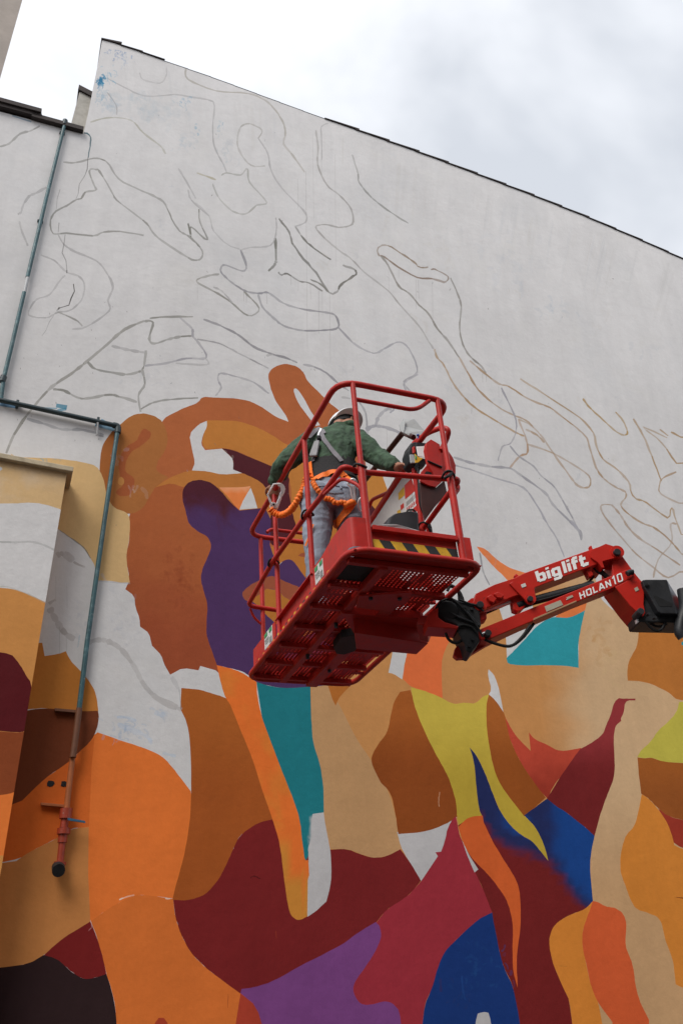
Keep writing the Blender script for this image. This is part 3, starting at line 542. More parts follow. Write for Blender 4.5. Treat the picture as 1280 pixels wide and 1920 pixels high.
def wall_mat():
    m = D.materials.new('painted_plaster'); m.use_nodes = True; t = m.node_tree; b = t.nodes['Principled BSDF']
    at = N(t, 'ShaderNodeAttribute', attribute_name='paint'); tcn = N(t, 'ShaderNodeTexCoord')
    def noi(sc, det=6, ms=None, lo=.3, hi=.7, a=.9, c=1.1, rough=.6):
        n = N(t, 'ShaderNodeTexNoise', i_Scale=sc, i_Detail=det, i_Roughness=rough); mpn = N(t, 'ShaderNodeMapping'); t.links.new(tcn.outputs['Object'], mpn.inputs[0]); t.links.new(mpn.outputs[0], n.inputs[0])
        if ms: mpn.inputs['Scale'].default_value = ms
        r = N(t, 'ShaderNodeMapRange'); t.links.new(n.outputs[0], r.inputs[0])
        for k, v in (('From Min', lo), ('From Max', hi), ('To Min', a), ('To Max', c)): r.inputs[k].default_value = v
        return n, r.outputs[0]
    n1_, r1 = noi(.9, 5, a=.95, c=1.04); n2_, r2 = noi(7, 6, a=.975, c=1.025); n3_, r3 = noi(2, 4, ms=(4, 1, .35), a=.98, c=1.015)
    cur = at.outputs['Color']
    n7_, r7 = noi(1.6, 7, ms=(1, 1, .22), a=.935, c=1.055, rough=.7); n8_, r8 = noi(22, 3, a=.975, c=1.02)
    for r in (r1, r2, r3, r7, r8):
        mm = N(t, 'ShaderNodeMixRGB', blend_type='MULTIPLY', i_Fac=1.0); t.links.new(cur, mm.inputs[1]); t.links.new(r, mm.inputs[2]); cur = mm.outputs[0]
    # grey-blue wash where thin white lets the old coat through (white paint only)
    n4_, r4 = noi(.55, 8, lo=.52, hi=.72, a=0, c=.24, rough=.65)
    ml = N(t, 'ShaderNodeMath', operation='MULTIPLY'); t.links.new(r4, ml.inputs[0]); t.links.new(at.outputs['Alpha'], ml.inputs[1])
    mw = N(t, 'ShaderNodeMixRGB'); t.links.new(ml.outputs[0], mw.inputs[0]); t.links.new(cur, mw.inputs[1]); mw.inputs[2].default_value = (0.47, 0.50, 0.53, 1); cur = mw.outputs[0]
    n5_, r5 = noi(1.3, 5, lo=.55, hi=.7, a=0, c=.25)
    ml2 = N(t, 'ShaderNodeMath', operation='MULTIPLY'); t.links.new(r5, ml2.inputs[0]); t.links.new(at.outputs['Alpha'], ml2.inputs[1])
    mw2 = N(t, 'ShaderNodeMixRGB'); t.links.new(ml2.outputs[0], mw2.inputs[0]); t.links.new(cur, mw2.inputs[1]); mw2.inputs[2].default_value = (0.64, 0.62, 0.585, 1); cur = mw2.outputs[0]
    t.links.new(cur, b.inputs['Base Color'])
    n6_, r6 = noi(5, 4, a=.78, c=.95); t.links.new(r6, b.inputs['Roughness']); b.inputs['Specular IOR Level'].default_value = .08
    bn = N(t, 'ShaderNodeTexNoise', i_Scale=3.0, i_Detail=9.0, i_Roughness=.62); t.links.new(tcn.outputs['Object'], bn.inputs[0])
    bp = N(t, 'ShaderNodeBump', i_Strength=.35, i_Distance=.03); t.links.new(bn.outputs[0], bp.inputs['Height']); t.links.new(bp.outputs[0], b.inputs['Normal'])
    return m
PLAS = wall_mat()
g = MB(); g.box((-400, -400, -0.3), (400, 400, 0)); tag(g.build('ground', GROUND), kind='structure')
bld = tag(empty('gabled_building', WM), 'tall gabled building whose side wall carries the half-finished mural', 'building')
def roofy(x): return 75 + (x - 192) * .376 + (x - 192) * (x - 1280) * -1.4e-5
RX = [192, 250, 305, 400, 500, 611, 700, 800, 900, 1000, 1100, 1200, 1280, 1420]
RYV = {192: 74, 250: 93, 305: 113, 400: 146, 500: 183, 611: 224, 700: 256, 800: 292, 900: 330, 1000: 368, 1100: 408, 1200: 451, 1280: 487, 1420: 549}
outline = [(x, RYV[x]) for x in RX] + [(1420, 2060), (-140, 2060), (-140, 169), (0, 209), (60, 225), (120, 240), (157, 250), (165, 215), (175, 165), (183, 125)]
# stretch the bottom to the ground
outline = [(x, y) for x, y in outline]
main = painted('mural_wall', outline, POLY, STR, 0.0, WALLC, bld, PLAS)
zb = min(v.co.z for v in main.data.vertices)
xs = [v.co.x for v in main.data.vertices]
b_ = MB(); b_.box((min(xs), 0.0, -0.2), (max(xs), 0.35, 0)) if zb < 0 else b_.box((min(xs), 0.0, -.2), (max(xs), .35, zb)); b_.build('wall_base', BARE, bld)
# body of the building behind the sheet, roof, tiles
LV = wl(192, 74); RV = wl(1420, 549); J = wl(157, 250); K = wl(-140, 169)
core = MB(); e_ = .02
core.prism([Vector((LV.x + .02, .012, -.2)), Vector((RV.x, .012, -.2)), Vector((RV.x, .012, RV.z - .03))] + [Vector((wl(x, RYV[x]).x, .012, wl(x, RYV[x]).z - .03)) for x in RX[-2:0:-1]] + [Vector((LV.x + .02, .012, LV.z - .05))], (0, 9, 0))
core.build('building_body', BARE, bld)
ann = MB(); ann.prism([Vector((K.x, .012, -.2)), Vector((LV.x + .03, .012, -.2)), Vector((LV.x + .03, .012, J.z - .03)), Vector((K.x, .012, K.z - .03))], (0, 6, 0)); ann.build('annex_body', BARE, bld)
roof = MB()
for a, b in zip(RX[:-1], RX[1:]):
    A, B = wl(a, RYV[a]), wl(b, RYV[b]); roof.prism([Vector((A.x, .03, A.z - .02)), Vector((B.x, .03, B.z - .02)), Vector((B.x, .03, B.z + .0)), Vector((A.x, .03, A.z + .0))], (0, 9.1, 0))
rf = roof.build('roof', TILE, bld)
i = 0; x = 192.0
segs = [(190, 228, 7, 1), (226, 268, 3.2, 0), (262, 309, 2.6, 0)]
x = 611.0; st = 62.0
while x < 1420:
    segs.append((x - 3, min(x + st, 1420), 4.4 * (1 - (x - 611) / 1700) + .6, 0)); x += st * .93; st *= .985
x = 309.0
while x < 600: segs.append((x, x + 44, .9, 2)); x += 43
rxa = np.array(RX); rya = np.array([RYV[q] for q in RX])
for (a, b, th, c) in segs:
    A = wl(a, np.interp(a, rxa, rya)); B = wl(b, np.interp(b, rxa, rya)); h = th / 215.0
    tl = MB(); ov = .022 if c != 2 else .006
    tl.prism([Vector((A.x, -ov, A.z - .005)), Vector((B.x, -ov, B.z + h * .6)), Vector((B.x, -ov, B.z + h * 2.0)), Vector((A.x, -ov, A.z + h * .5))], (0, .5, 0))
    tl.build('roof_tile', TEALD if c == 2 else TILE, rf, bevel=.004)
# annex roof trim
tr = MB()
for a, ya, b, yb, th in ((-140, 168, 78, 226, .06), (60, 224, 156, 250, .07)):
    A, B = wl(a, ya - 2), wl(b, yb - 2); tr.prism([Vector((A.x, -.07, A.z - th * .5)), Vector((B.x, -.07, B.z - th * .5)), Vector((B.x, -.07, B.z + th * .5)), Vector((A.x, -.07, A.z + th * .5))], (0, 6.2, 0))
tr.build('annex_roof', TILE, bld)
tg = MB(); A, B = wl(-140, 166), wl(76, 224); tg.prism([Vector((A.x, -.10, A.z + .03)), Vector((B.x, -.10, B.z + .03)), Vector((B.x, -.10, B.z + .10)), Vector((A.x, -.10, A.z + .10))], (0, .5, 0)); tg.build('roof_tile', TILE, bld)
# short plastered upstand against the tall gable
up = MB(); a, b, c, d = wl(130, 242), wl(157, 246), wl(177, 170), wl(152, 160)
up.prism([Vector((a.x, .06, a.z)), Vector((b.x + .02, .06, b.z)), Vector((c.x + .02, .06, c.z)), Vector((d.x, .06, d.z))], (0, .5, 0)); up.build('plaster_upstand', BARE, bld)
up = MB(); a, b = wl(151, 160), wl(178, 170); up.prism([Vector((a.x - .02, .03, a.z - .05)), Vector((b.x, .03, b.z - .1)), Vector((b.x, .03, b.z)), Vector((a.x - .02, .03, a.z + .05))], (0, .55, 0)); up.build('upstand_cap', TILE, bld)
# pillar with cap, standing proud of the wall
OFFP = .32
PP = [(np.array(smooth_poly(s, it)), alb(c, y) if isinstance(c, str) else c, False) for s, it, c, y in (
    ('0,940! 25,945 50,942 77,944 100,950 130,960! 130,1140! 87,1131! 56,1115 17,1101 0,1099! -200,1099! -200,940!', 2, WALLC, 0),
    ('0,1100! 17,1101 56,1115 87,1130 130,1140! 130,1600! 0,1600!  -200,1600! -200,1100!', 2, 'B27B44', 1170),
    ('-200,860! 0,860! 4,872 5,885 0,915! -200,925!', 2, WALLC, 0),
    ('0,1213! 17,1221 37,1244 51,1269 66,1289! 130,1300! 130,1366! 58,1367! 42,1373 28,1373 0,1357! -200,1357! -200,1213!', 2, '4B161A', 1290),
    ('0,1358! 28,1374 42,1373 58,1368! 130,1368! 130,1440! 44,1477! 17,1491 0,1503! -200,1600! -200,1358!', 2, '73391F', 1430),
    ('0,1503! 17,1491 44,1477! 130,1440! 130,1606! 28,1605 0,1605! -200,1605! -200,1560!', 2, 'C2632D', 1550),
    ('-200,1605! 28,1605! 130,1605! 130,2200! -200,2200!', 1, 'A2703C', 1680))]
PSTR = [s for s in STR[:0]]
keep = len(STR)
S('0,1016 30,1017 62,1016 85,1023 104,1032', 5, '8E8E8C', .7, y=1020); S('0,1100 17,1101 56,1115 87,1131', 3, '9A9890', .5, y=1100)
PSTR = STR[keep:]; del STR[keep:]
pil = painted('pillar_front', [(-140, 835), (126, 885), (127, 892), (95, 1130), (60, 1375), (36, 1560), (0, 1832), (-30, 2060), (-140, 2060)], PP, PSTR, OFFP, alb('BE9F74', 920), bld, PLAS)
pb = MB(); T, Bt = wl(126, 886, OFFP), wl(-30, 2060, OFFP); xr = T.x
for v in pil.data.vertices:
    if v.co.x > xr - .12: v.co.x = min(v.co.x, xr)
xl = wl(-140, 860, OFFP).x
pb.box((xl, -OFFP + .012, -.2), (xr - .002, 0.0, T.z - .02)); pb.build('pillar_body', mat('tan_wall_paint', alb('A87C48', 1300), .85, var=.08, scale=2, bump=.2, bscale=12), bld)
cp = MB(); A = wl(-140, 832, OFFP); B = wl(137, 885, OFFP)
cp.prism([Vector((A.x, -OFFP - .06, A.z - .03)), Vector((B.x, -OFFP - .06, B.z - .03)), Vector((B.x, -OFFP - .06, B.z + .03)), Vector((A.x, -OFFP - .06, A.z + .03))], (0, OFFP + .06, 0))
cp.build('pillar_cap', mat('cream_ledge', (0.46, 0.38, 0.26), .85, var=.15, scale=6, bump=.4, bscale=25, dirt=(.2, .16, .1)), bld, bevel=.008)
# putlog holes
for x, y in ((95, 1469), (121, 1470)):
    c = wl(x, y); h = MB(); h.prism([c + Vector((.035 * math.cos(t) * random.uniform(.7, 1.2), -.004, .03 * math.sin(t) * random.uniform(.7, 1.2))) for t in np.linspace(0, 6.28, 9)[:-1]], (0, .003, 0)); h.build('putlog_hole', BLK, bld)
# ---------------------------------------------------------------- pipes
def wpipe(path, r, off, m, parent, name, n=12, rr=None):
    b = MB(); b.tube(fillet([wl(x, y, off) for x, y in path], .06), r, n, rr=rr); return b.build(name, m, parent, smooth=40)
pa = tag(empty('conduit_pipe', WM), 'teal painted conduit running down the upper left wall from the annex roof', 'pipe')
wpipe([(122, 232), (86, 377), (52, 520)], .023, .045, TEAL, pa, 'pipe')
wpipe([(46, 548), (22, 650), (7, 712), (3, 745), (3, 752)], .023, .045, TEAL, pa, 'pipe')
wpipe([(53, 518), (46, 550)], .020, .045, GREYM, pa, 'joint')
wpipe([(8, 706), (4, 716)], .036, .045, TEALD, pa, 'coupling'); wpipe([(123, 226), (121, 234)], .034, .045, TEALD, pa, 'pipe_end')
for x, y in ((117, 250), (76, 415)):
    c = wl(x, y, .02); b = MB(); b.box(c - Vector((.035, .02, .010)), c + Vector((.035, .02, .010))); b.build('pipe_clamp', TEALD, pa, bevel=.003)
pb_ = tag(empty('water_pipe', WM), 'dark teal pipe across the left wall turning down past the pillar to a red valve', 'pipe')
wpipe([(-120, 723), (0, 750), (100, 772), (222, 799)], .028, .055, TEALD, pb_, 'pipe')
wpipe([(212, 797), (222, 799), (221, 812)], .036, .055, TEALD, pb_, 'elbow')
wpipe([(221, 806), (195, 985), (164, 1203), (149, 1328)], .025, .055, TEAL, pb_, 'pipe')
wpipe([(149, 1328), (142, 1385), (137, 1420)], .030, .09, PBRN, pb_, 'pipe'); wpipe([(137, 1418), (131, 1465), (125, 1520)], .027, .055, PORG, pb_, 'pipe')
wpipe([(125, 1516), (123, 1535)], .055, .06, PRED, pb_, 'union'); wpipe([(123, 1534), (120, 1552)], .036, .06, PRED, pb_, 'valve_body')
wpipe([(120.5, 1553), (119.5, 1564)], .058, .06, PRED, pb_, 'union'); wpipe([(119, 1562), (117, 1580)], .04, .06, PRED, pb_, 'pipe'); wpipe([(117, 1580), (113, 1617)], .03, .06, PRED, pb_, 'pipe')
wpipe([(113.5, 1616), (112.5, 1622)], .052, .06, PRED, pb_, 'collar')
b = MB(); c = wl(110, 1629, .12); b.tube([c + Vector((0, .06, .02)), c + Vector((0, -.05, -.02))], .055, 16); b.build('pipe_cap', BLK, pb_, smooth=40)
b = MB(); b.prism([wl(127, 1533, .13), wl(160, 1539, .13), wl(161, 1543, .13), wl(128, 1538, .13)], (0, .02, 0)); b.build('valve_handle', mat('blue_lever', (.02, .10, .18), .5), pb_, bevel=.004)
for q, mm in ((((103, 1330), (149, 1334)), PBRN), (((77, 1507), (131, 1512)), PORG)):
    b = MB(); b.prism([wl(q[0][0], q[0][1] - 2.5, .05), wl(q[1][0], q[1][1] - 2.5, .05), wl(q[1][0], q[1][1] + 2.5, .05), wl(q[0][0], q[0][1] + 2.5, .05)], (0, .045, 0)); b.build('pipe_bracket', mm, pb_, bevel=.003)
for x, y in ((184, 790), (165, 1203), (33, 758)):
    c = wl(x, y, .035); b = MB(); b.box(c - Vector((.015, .035, .04)), c + Vector((.015, .035, .04))); b.build('pipe_clamp', STEEL if x == 165 else TEALD, pb_, bevel=.004)
b = MB(); b.tube([wl(184, 792, .07), wl(183, 815, .03)], .012, 8); b.build('pipe_hanger', GREYM, pb_)
# neighbouring building, top left
nb = tag(empty('neighbouring_building'), 'beige rendered building edge rising at the top left corner of the view', 'building')
dA = ray(42, 0); dB = ray(0, 152); k = 6.0
hA = dA[:2] / np.linalg.norm(dA[:2]); hB = dB[:2] / np.linalg.norm(dB[:2]); hh = nrm((hA + hB))
cn = CAM[:2] + hh * 17.0; out = np.array([-hh[1], hh[0]]); 
if out[0] > 0: out = -out
bk = hh
Pn = [cn, cn + out * 5, cn + out * 5 + bk * 8, cn + bk * 8 + out * .2]
b = MB(); b.prism([Vector((p[0], p[1], 0)) for p in Pn], (0, 0, 46)); b.build('wall', NEIGH, nb)
# added building, unseen behind the viewer, to shade the lower mural wall
sh_ = tag(empty('added_shade_house'), 'added long three storey brown building, unseen behind the viewer, shading the lower mural', 'building')
hx, hy = wd[:2], wn[:2]; oc = CAM[:2] + hy * 6.0
def hp_(u, v): p = oc + hx * u + hy * v; return (p[0], p[1])
b = MB(); b.prism([Vector((*hp_(u, v), 0)) for u, v in ((-16, 0), (18, 0), (18, 8), (-16, 8))], (0, 0, 12.4)); b.build('wall', mat('brown_render', (.22, .19, .16), .9, var=.15, scale=1.5), sh_)
b = MB(); b.prism([Vector((*hp_(u, v), 12.4)) for u, v in ((-16.4, -.4), (18.4, -.4), (18.4, 8), (-16.4, 8))], (0, 0, .35)); b.build('roof', TILE, sh_)
GLS = mat('window_glass', (.03, .035, .04), .15)
for fl in (1.1, 5.0, 8.8):
    for i in range(10):
        u = -14 + i * 3.3; b = MB(); b.prism([Vector((*hp_(a, -.05), z)) for a, z in ((u, fl), (u + 1.2, fl), (u + 1.2, fl + 1.7), (u, fl + 1.7))], Vector((hy[0], hy[1], 0)) * .08); w_ = b.build('window', BARE, sh_)
        b = MB(); b.prism([Vector((*hp_(a, -.06), z)) for a, z in ((u + .1, fl + .1), (u + 1.1, fl + .1), (u + 1.1, fl + 1.6), (u + .1, fl + 1.6))], Vector((hy[0], hy[1], 0)) * .02); b.build('pane', GLS, w_)
# ================================================================ the aerial lift: basket frame solved from the photograph
def rod(r):
    a = np.linalg.norm(r); k = r / a; K = np.array([[0, -k[2], k[1]], [k[2], 0, -k[0]], [-k[1], k[0], 0]])
    return np.eye(3) + math.sin(a) * K + (1 - math.cos(a)) * K @ K
BR = rod(np.array([1.00937, -0.25624, 0.29791])); BT = np.array([0.04739, 0.18041, 4.27306])                # basket -> lens frame
WR = M3 @ BR; WT = M3 @ BT + CAM
BM = Matrix(((*WR[0], WT[0]), (*WR[1], WT[1]), (*WR[2], WT[2]), (0, 0, 0, 1)))
BMI = BM.inverted()
def bp(px, py, x=None, y=None, z=None, d=None):
    "point of the basket frame seen at a pixel, on the plane x=, y= or z= (or at depth d)"
    v = np.array([(px - 640) / FPX, (py - 960) / FPX, 1.0])
    if d is not None: return Vector(BR.T @ (v * d - BT))
    ax, val = (0, x) if x is not None else (1, y) if y is not None else (2, z)
    n = BR[:, ax]; o = BT + n * val; k = (o @ n) / (v @ n)
    return Vector(BR.T @ (v * k - BT))
BW, BL, BH = .765, 1.899, 1.10
lift = tag(empty('aerial_lift', BM), 'red boom lift with a railed work basket held out in front of the mural', 'aerial lift')
RT_ = .021
def rail(name, path, r=RT_, m=RED, par=lift, fr=.09, closed=False, n=12):
    b = MB(); b.tube(fillet(path, fr, closed=closed) if fr else path, r, n, closed=closed); return b.build(name, m, par, smooth=50)
e = .021; H = BH
# top rail: all round, open on the control side
rail('top_rail', [(BW - e, .50, H + .005), (BW - e, e, H), (e, e, H), (e, BL - e, H), (BW - e, BL - e, H), (BW - e, 1.45, H)], r=.0185, fr=.13)
rail('front_upper_bar', [(.112, e, .985), (.50, e, .985), (.60, e, 1.08)], r=.013, fr=.09)
rail('far_upper_bar', [(.14, BL - .10, H + .0), (.17, BL - .1, H + .03), (.60, BL - .1, H + .03)], r=.013, fr=.05)
# posts
for (x, y, top) in ((.112, e, H), (.655, e, H), (e, .607, H), (e, 1.237, H), (.115, BL - e, H), (.64, BL - e, H), (BW - e, 1.40, H), (BW - e, .56, 1.02)):
    rail('post', [(x, y, .02), (x, y, top)], r=.0165 if y != e else .0155, fr=0)
    if y == e: rail('post_sleeve', [(x, y, .02), (x, y, .55 if x < .3 else .60)], r=.0205, fr=0)
# middle rails, bent where they meet the posts
rail('middle_rail', [(BW - e, .56, .52), (BW - e, .06, .575), (.66, e + .045, .565), (.112, e + .045, .52), (.02, e + .03, .535), (.012, .35, .53), (.005, .62, .545), (-.012, 1.24, .545), (.0, BL - .04, .52), (.30, BL - .02, .51), (BW - e, BL - e, .51)], r=.0165, fr=.06)
rail('middle_rail', [(BW - e, 1.45, .53), (BW - e, BL - e, .53)], r=.0165, fr=0)
rail('rail_brace', [(.0, .30, .50), (.03, .10, .49), (.09, e, .40), (.112, e, .33)], r=.010, fr=.05)
rail('rail_brace', [(.02, BL - .03, .505), (.05, BL - .02, .44), (.11, BL - e, .39)], r=.009, fr=.05)
for (x, y, z, ax) in ((.112, e + .02, .525, 'z'), (.655, e + .02, .565, 'z'), (.012, .607, .545, 'z'), (-.002, 1.237, .545, 'z'), (BW - .03, .53, .52, 'y')):
    b = MB(); ring = [Vector((x + .034 * math.cos(t), y + .044 * math.sin(t), z + .012 * math.sin(2 * t + x * 9))) for t in np.linspace(0, 2 * math.pi, 18)[:-1]]
    b.tube(ring, .0065, 8, closed=True); b.build('rubber_ring', BLK, lift, smooth=60)
# right side: raised bar, thick sloping rail and sign panels
DBR = mat('dark_brown_shade_steel', (.055, .018, .015), .5, spec=.3, var=.3)  # brown bar colour; its darkness also carries the shade of undersides
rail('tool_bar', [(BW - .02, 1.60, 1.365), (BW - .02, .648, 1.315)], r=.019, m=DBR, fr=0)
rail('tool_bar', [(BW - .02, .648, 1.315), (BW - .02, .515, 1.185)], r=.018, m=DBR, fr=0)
rail('side_rail', [(BW - .02, .60, 1.04), (BW - .02, 1.34, .955)], r=.034, fr=0)
rail('side_rail', [bp(691, 952, x=.70), bp(697, 937, x=.70), bp(712, 930, x=.71), bp(735, 920, x=.73)], r=.013, fr=.03)
# guard loop outside the controls
rail('guard_loop', [bp(775, 832, x=.74), bp(800, 812, x=.78), bp(829, 801, x=.83), bp(842, 806, x=.85), bp(836, 826, x=.85), bp(826, 845, x=.80)], r=.017, fr=.05)
# floor: perimeter tube, perforated sheet, ribs, centre beams
rail('floor_rim', [(.0, .0, .0), (BW, 0, 0), (BW, BL, 0), (0, BL, 0)], r=.018, fr=.12, closed=True)
def rrect(x0, y0, x1, y1, r, z): return [Vector((p.x, p.y, z)) for p in fillet([(x0, y0, 0), (x1, y0, 0), (x1, y1, 0), (x0, y1, 0)], r, 6, True)]
b = MB()                                            # the sheet's plain margin
def frame_strip(x0, y0, x1, y1): b.box((x0, y0, -.002), (x1, y1, .002))
px0, px1, py0, py1 = .03, .705, .05, 1.82
frame_strip(px0, .03, px1, py0 + .03); frame_strip(px0, py1, px1, BL - .045)
frame_strip(.012, .09, px0 + .02, BL - .09)
b.prism([Vector((.60, .012, -.003)), Vector((.70, .012, -.003)), Vector((BW - .01, .08, -.003)), Vector((BW - .045, .11, -.003)), Vector((.67, .06, -.003))], (0, 0, .004))
for y0 in (.0, .40, .78, 1.20, 1.62, 1.86): b.box((.69, y0 + .02, -.003), (BW - .005, y0 + .07, .001))
frame_strip(.02, 0.005, .70, .035); b.box((.02, BL - .05, -.002), (.4, BL - .004, .002))
b.build('floor_margin', RED, lift)
b = MB(); nx, ny = 26, 76; dx, dy = (px1 - px0 - .02) / nx, (py1 - py0 - .03) / ny
for i in range(nx):
    for j in range(ny):
        x, y = px0 + .02 + i * dx, py0 + .03 + j * dy
        hx, hy = dx * .20, dy * .34; cx_, cy_ = x + dx / 2, y + dy / 2
        if (i + 2 * (j // 9)) % 9 == 0 or j % 19 == 0: b.add([(x, y, 0), (x + dx, y, 0), (x + dx, y + dy, 0), (x, y + dy, 0)], [(0, 1, 2, 3)]); continue
        dp = .011 if noise.noise(Vector((i / 5.0, j / 6.0, 1.7))) < .04 else .003
        vs = [(x, y, 0), (x + dx, y, 0), (x + dx, y + dy, 0), (x, y + dy, 0), (cx_ - hx, cy_ - hy, 0), (cx_ + hx, cy_ - hy, 0), (cx_ + hx, cy_ + hy, 0), (cx_ - hx, cy_ + hy, 0)]
        vs += [(a_, b_, dp) for a_, b_, c_ in vs[4:]]
        b.add(vs, [(0, 1, 5, 4), (1, 2, 6, 5), (2, 3, 7, 6), (3, 0, 4, 7), (4, 5, 9, 8), (5, 6, 10, 9), (6, 7, 11, 10), (7, 4, 8, 11)])
b.build('perforated_floor', RED, lift)
for y in (.10, .38, .66, .95, 1.24, 1.53, 1.80):
    b = MB(); b.box((.02, y - .016, -.034), (.715, y + .016, -.003)); b.build('floor_rib', RED, lift, bevel=.003)
for x0, x1, ya, yb, z in ((.20, .245, .10, 1.82, -.046), (.395, .475, .42, 1.84, -.058)):
    b = MB(); b.box((x0, ya, z), (x1, yb, -.002)); b.build('floor_beam', RED, lift, bevel=.004)
b = MB(); b.prism([Vector(p) for p in ((.20, .40, -.062), (.47, .29, -.062), (.50, .42, -.062), (.44, .56, -.062), (.24, .54, -.062))], (0, 0, .012)); b.build('gusset_plate', RED, lift, bevel=.003)
for x, y in ((.27, .40), (.43, .37), (.44, .72), (.44, 1.5), (.22, .8), (.22, 1.3)):
    b = MB(); b.tube([(x, y, -.075), (x, y, -.04)], .012, 6); b.build('bolt', BLKM, lift)
b = MB(); b.box((.05, .12, -.004), (.20, .34, -.001)); b.build('footwell_mat', BLK, lift)
# rotator motor under the floor
b = MB(); c = bp(668, 1200, z=-.09)
b.prism([bp(x, y, z=-.075) for x, y in ((625, 1215), (640, 1195), (668, 1190), (672, 1186), (681, 1192), (681, 1203), (664, 1222), (645, 1228), (630, 1226))], (0, 0, .05)); b.build('rotator_motor', BLK, lift, bevel=.004)
# box arm running out under the basket to the boom
z0 = -.15
q = [bp(x, y, z=z0) for x, y in ((664, 1178), (801, 1207), (781, 1226), (730, 1221), (668, 1206))]
b = MB(); b.prism([bp(664, 1186, z=z0), bp(802, 1207, z=z0), bp(781, 1227, z=z0), bp(668, 1217, z=z0)], (0, 0, .125)); b.build('mounting_arm', RED, lift, bevel=.004)
b = MB(); b.prism([bp(640, 1150, z=-.06), bp(790, 1160, z=-.06), bp(800, 1180, z=-.06), bp(664, 1190, z=-.06)], (0, 0, .05)); b.build('mounting_plate', RED, lift, bevel=.004)
b = MB(); b.prism([bp(779, 1172, z=-.12), bp(800, 1170, z=-.12), bp(803, 1205, z=-.155), bp(786, 1200, z=-.15)], (0.03, 0.0, .06)); b.build('mounting_lug', RED, lift, bevel=.004)
# toe boards
b = MB()
b.prism([Vector(p) for p in ((.005, .10, .018), (.005, .56, .018), (.005, .56, .165), (.005, .42, .165), (.005, .26, .19), (.005, .10, .19))], (.006, 0, 0))
cor = fillet([(.005, .10, 0), (.005, .005, 0), (.105, .005, 0)], .09, 8)
for p, q_ in zip(cor[:-1], cor[1:]):
    b.add([(p.x, p.y, .018), (q_.x, q_.y, .018), (q_.x, q_.y, .19), (p.x, p.y, .19)], [(0, 1, 2, 3)])
b.build('toe_board', RED, lift, smooth=30)
b = MB(); b.box((.028, .585, .018), (.034, 1.262, .15)); b.box((.0, .585, .146), (.034, 1.262, .152)); b.box((.0, .585, .018), (.034, 1.262, .022)); b.build('toe_board', RED, lift)
b = MB(); b.box((.004, 1.27, .018), (.010, 1.76, .15)); b.build('toe_board', RED, lift)
b = MB(); b.box((.135, .03, .018), (.632, .036, .15)); b.box((.135, .0, .128), (.632, .036, .155)); b.build('toe_board', RED, lift, bevel=.002)
b = MB(); b.box((.10, BL - .03, .018), (.66, BL - .024, .15)); b.build('toe_board', RED, lift)
b = MB(); b.box((BW - .03, .60, .018), (BW - .024, 1.76, .12)); b.build('toe_board', RED, lift)
b = MB(); b.box((.655, .005, .02), (.71, .02, .155)); b.build('toe_bracket', RED, lift, bevel=.003)
# hazard tape on the front toe board
nst = 7; xa, xb, za, zb_ = .137, .632, .024, .085; wst = (xb - xa) / 7.6
for i in range(8):
    b = MB(); x0 = xa + (i - .25) * wst; sh = -.55 * wst
    pq = [(x0 + .35 * wst, za), (x0 + wst + .35 * wst, za), (x0 + wst + .35 * wst + sh, zb_), (x0 + .35 * wst + sh, zb_)]
    pq = [(min(max(x, xa), xb), z) for x, z in pq]
    if abs(pq[0][0] - pq[1][0]) < .004: continue
    b.prism([Vector((x, .0275, z)) for x, z in pq], (0, .002, 0)); b.build('hazard_stripe', YEL if i % 2 == 0 else BTAPE, lift)
for i in range(26):
    y0 = .32 + i * .054
    if y0 > 1.72: break
    x0 = .0035 if (y0 < .54 or y0 > 1.27) else -.002
    b = MB(); b.box((x0 - .002, y0, .022), (x0, y0 + .028, .036)); b.build('hazard_stripe', YEL if i % 2 == 0 else BTAPE, lift)
def label(q, name='label'):
    o = MB(); o.prism(q, (q[1] - q[0]).cross(q[2] - q[0]).normalized() * .0015); o = o.build(name, LABELW, lift); return o
for (ya, yb_) in ((.40, .53), (1.33, 1.50)):
    lb = label([Vector((.0035, ya, .045)), Vector((.0035, yb_, .045)), Vector((.0035, yb_, .15)), Vector((.0035, ya, .15))])
    L = yb_ - ya
    for (u0, u1, v0, v1, mm) in ((.05, .36, .120, .145, GREENL), (.62, .95, .120, .145, GREENL), (.08, .34, .052, .085, GREYL), (.42, .92, .098, .102, GREYL), (.42, .9, .085, .088, GREYL), (.42, .85, .072, .075, GREYL)):
        b = MB(); b.box((.0004, ya + L * u0, v0), (.0016, ya + L * u1, v1)); b.build('print', mm, lb)
# sign panels hung on the right side
pn = MB(); pn.prism([Vector((.728, .60, 1.0)), Vector((.728, 1.30, .93)), Vector((.728, 1.34, .45)), Vector((.728, .62, .45))], (.004, 0, 0)); pn = pn.build('sign_panel', LABELW, lift)
def onp(x, y): return bp(x, y, x=.7265)
for poly, mm in ((((758, 910), (771, 897), (778, 920), (759, 936)), REDL), (((746, 925), (757, 912), (758, 928), (747, 938)), YEL), (((750, 948), (756, 943), (757, 951), (751, 957)), REDL), (((744, 958), (750, 955), (751, 962), (744, 964)), YEL), (((772, 955), (782, 946), (783, 958), (774, 962)), REDL)):
    b = MB(); b.prism([onp(*p) for p in poly], (.001, 0, 0)); b.build('print', mm, pn)
for i in range(6):
    x, y = 762 + i * 3.2, 952 - i * 2.6
    b = MB(); b.prism([onp(x, y), onp(x + 1.6, y - 1.2), onp(x + 2, y + 5), onp(x + .4, y + 6.4)], (.001, 0, 0)); b.build('print', REDL, pn)
for i in range(3):
    b = MB(); b.prism([onp(761, 948 - i * 3), onp(778, 932 - i * 3), onp(778, 933 - i * 3), onp(761, 949 - i * 3)], (.001, 0, 0)); b.build('print', GREYL, pn)
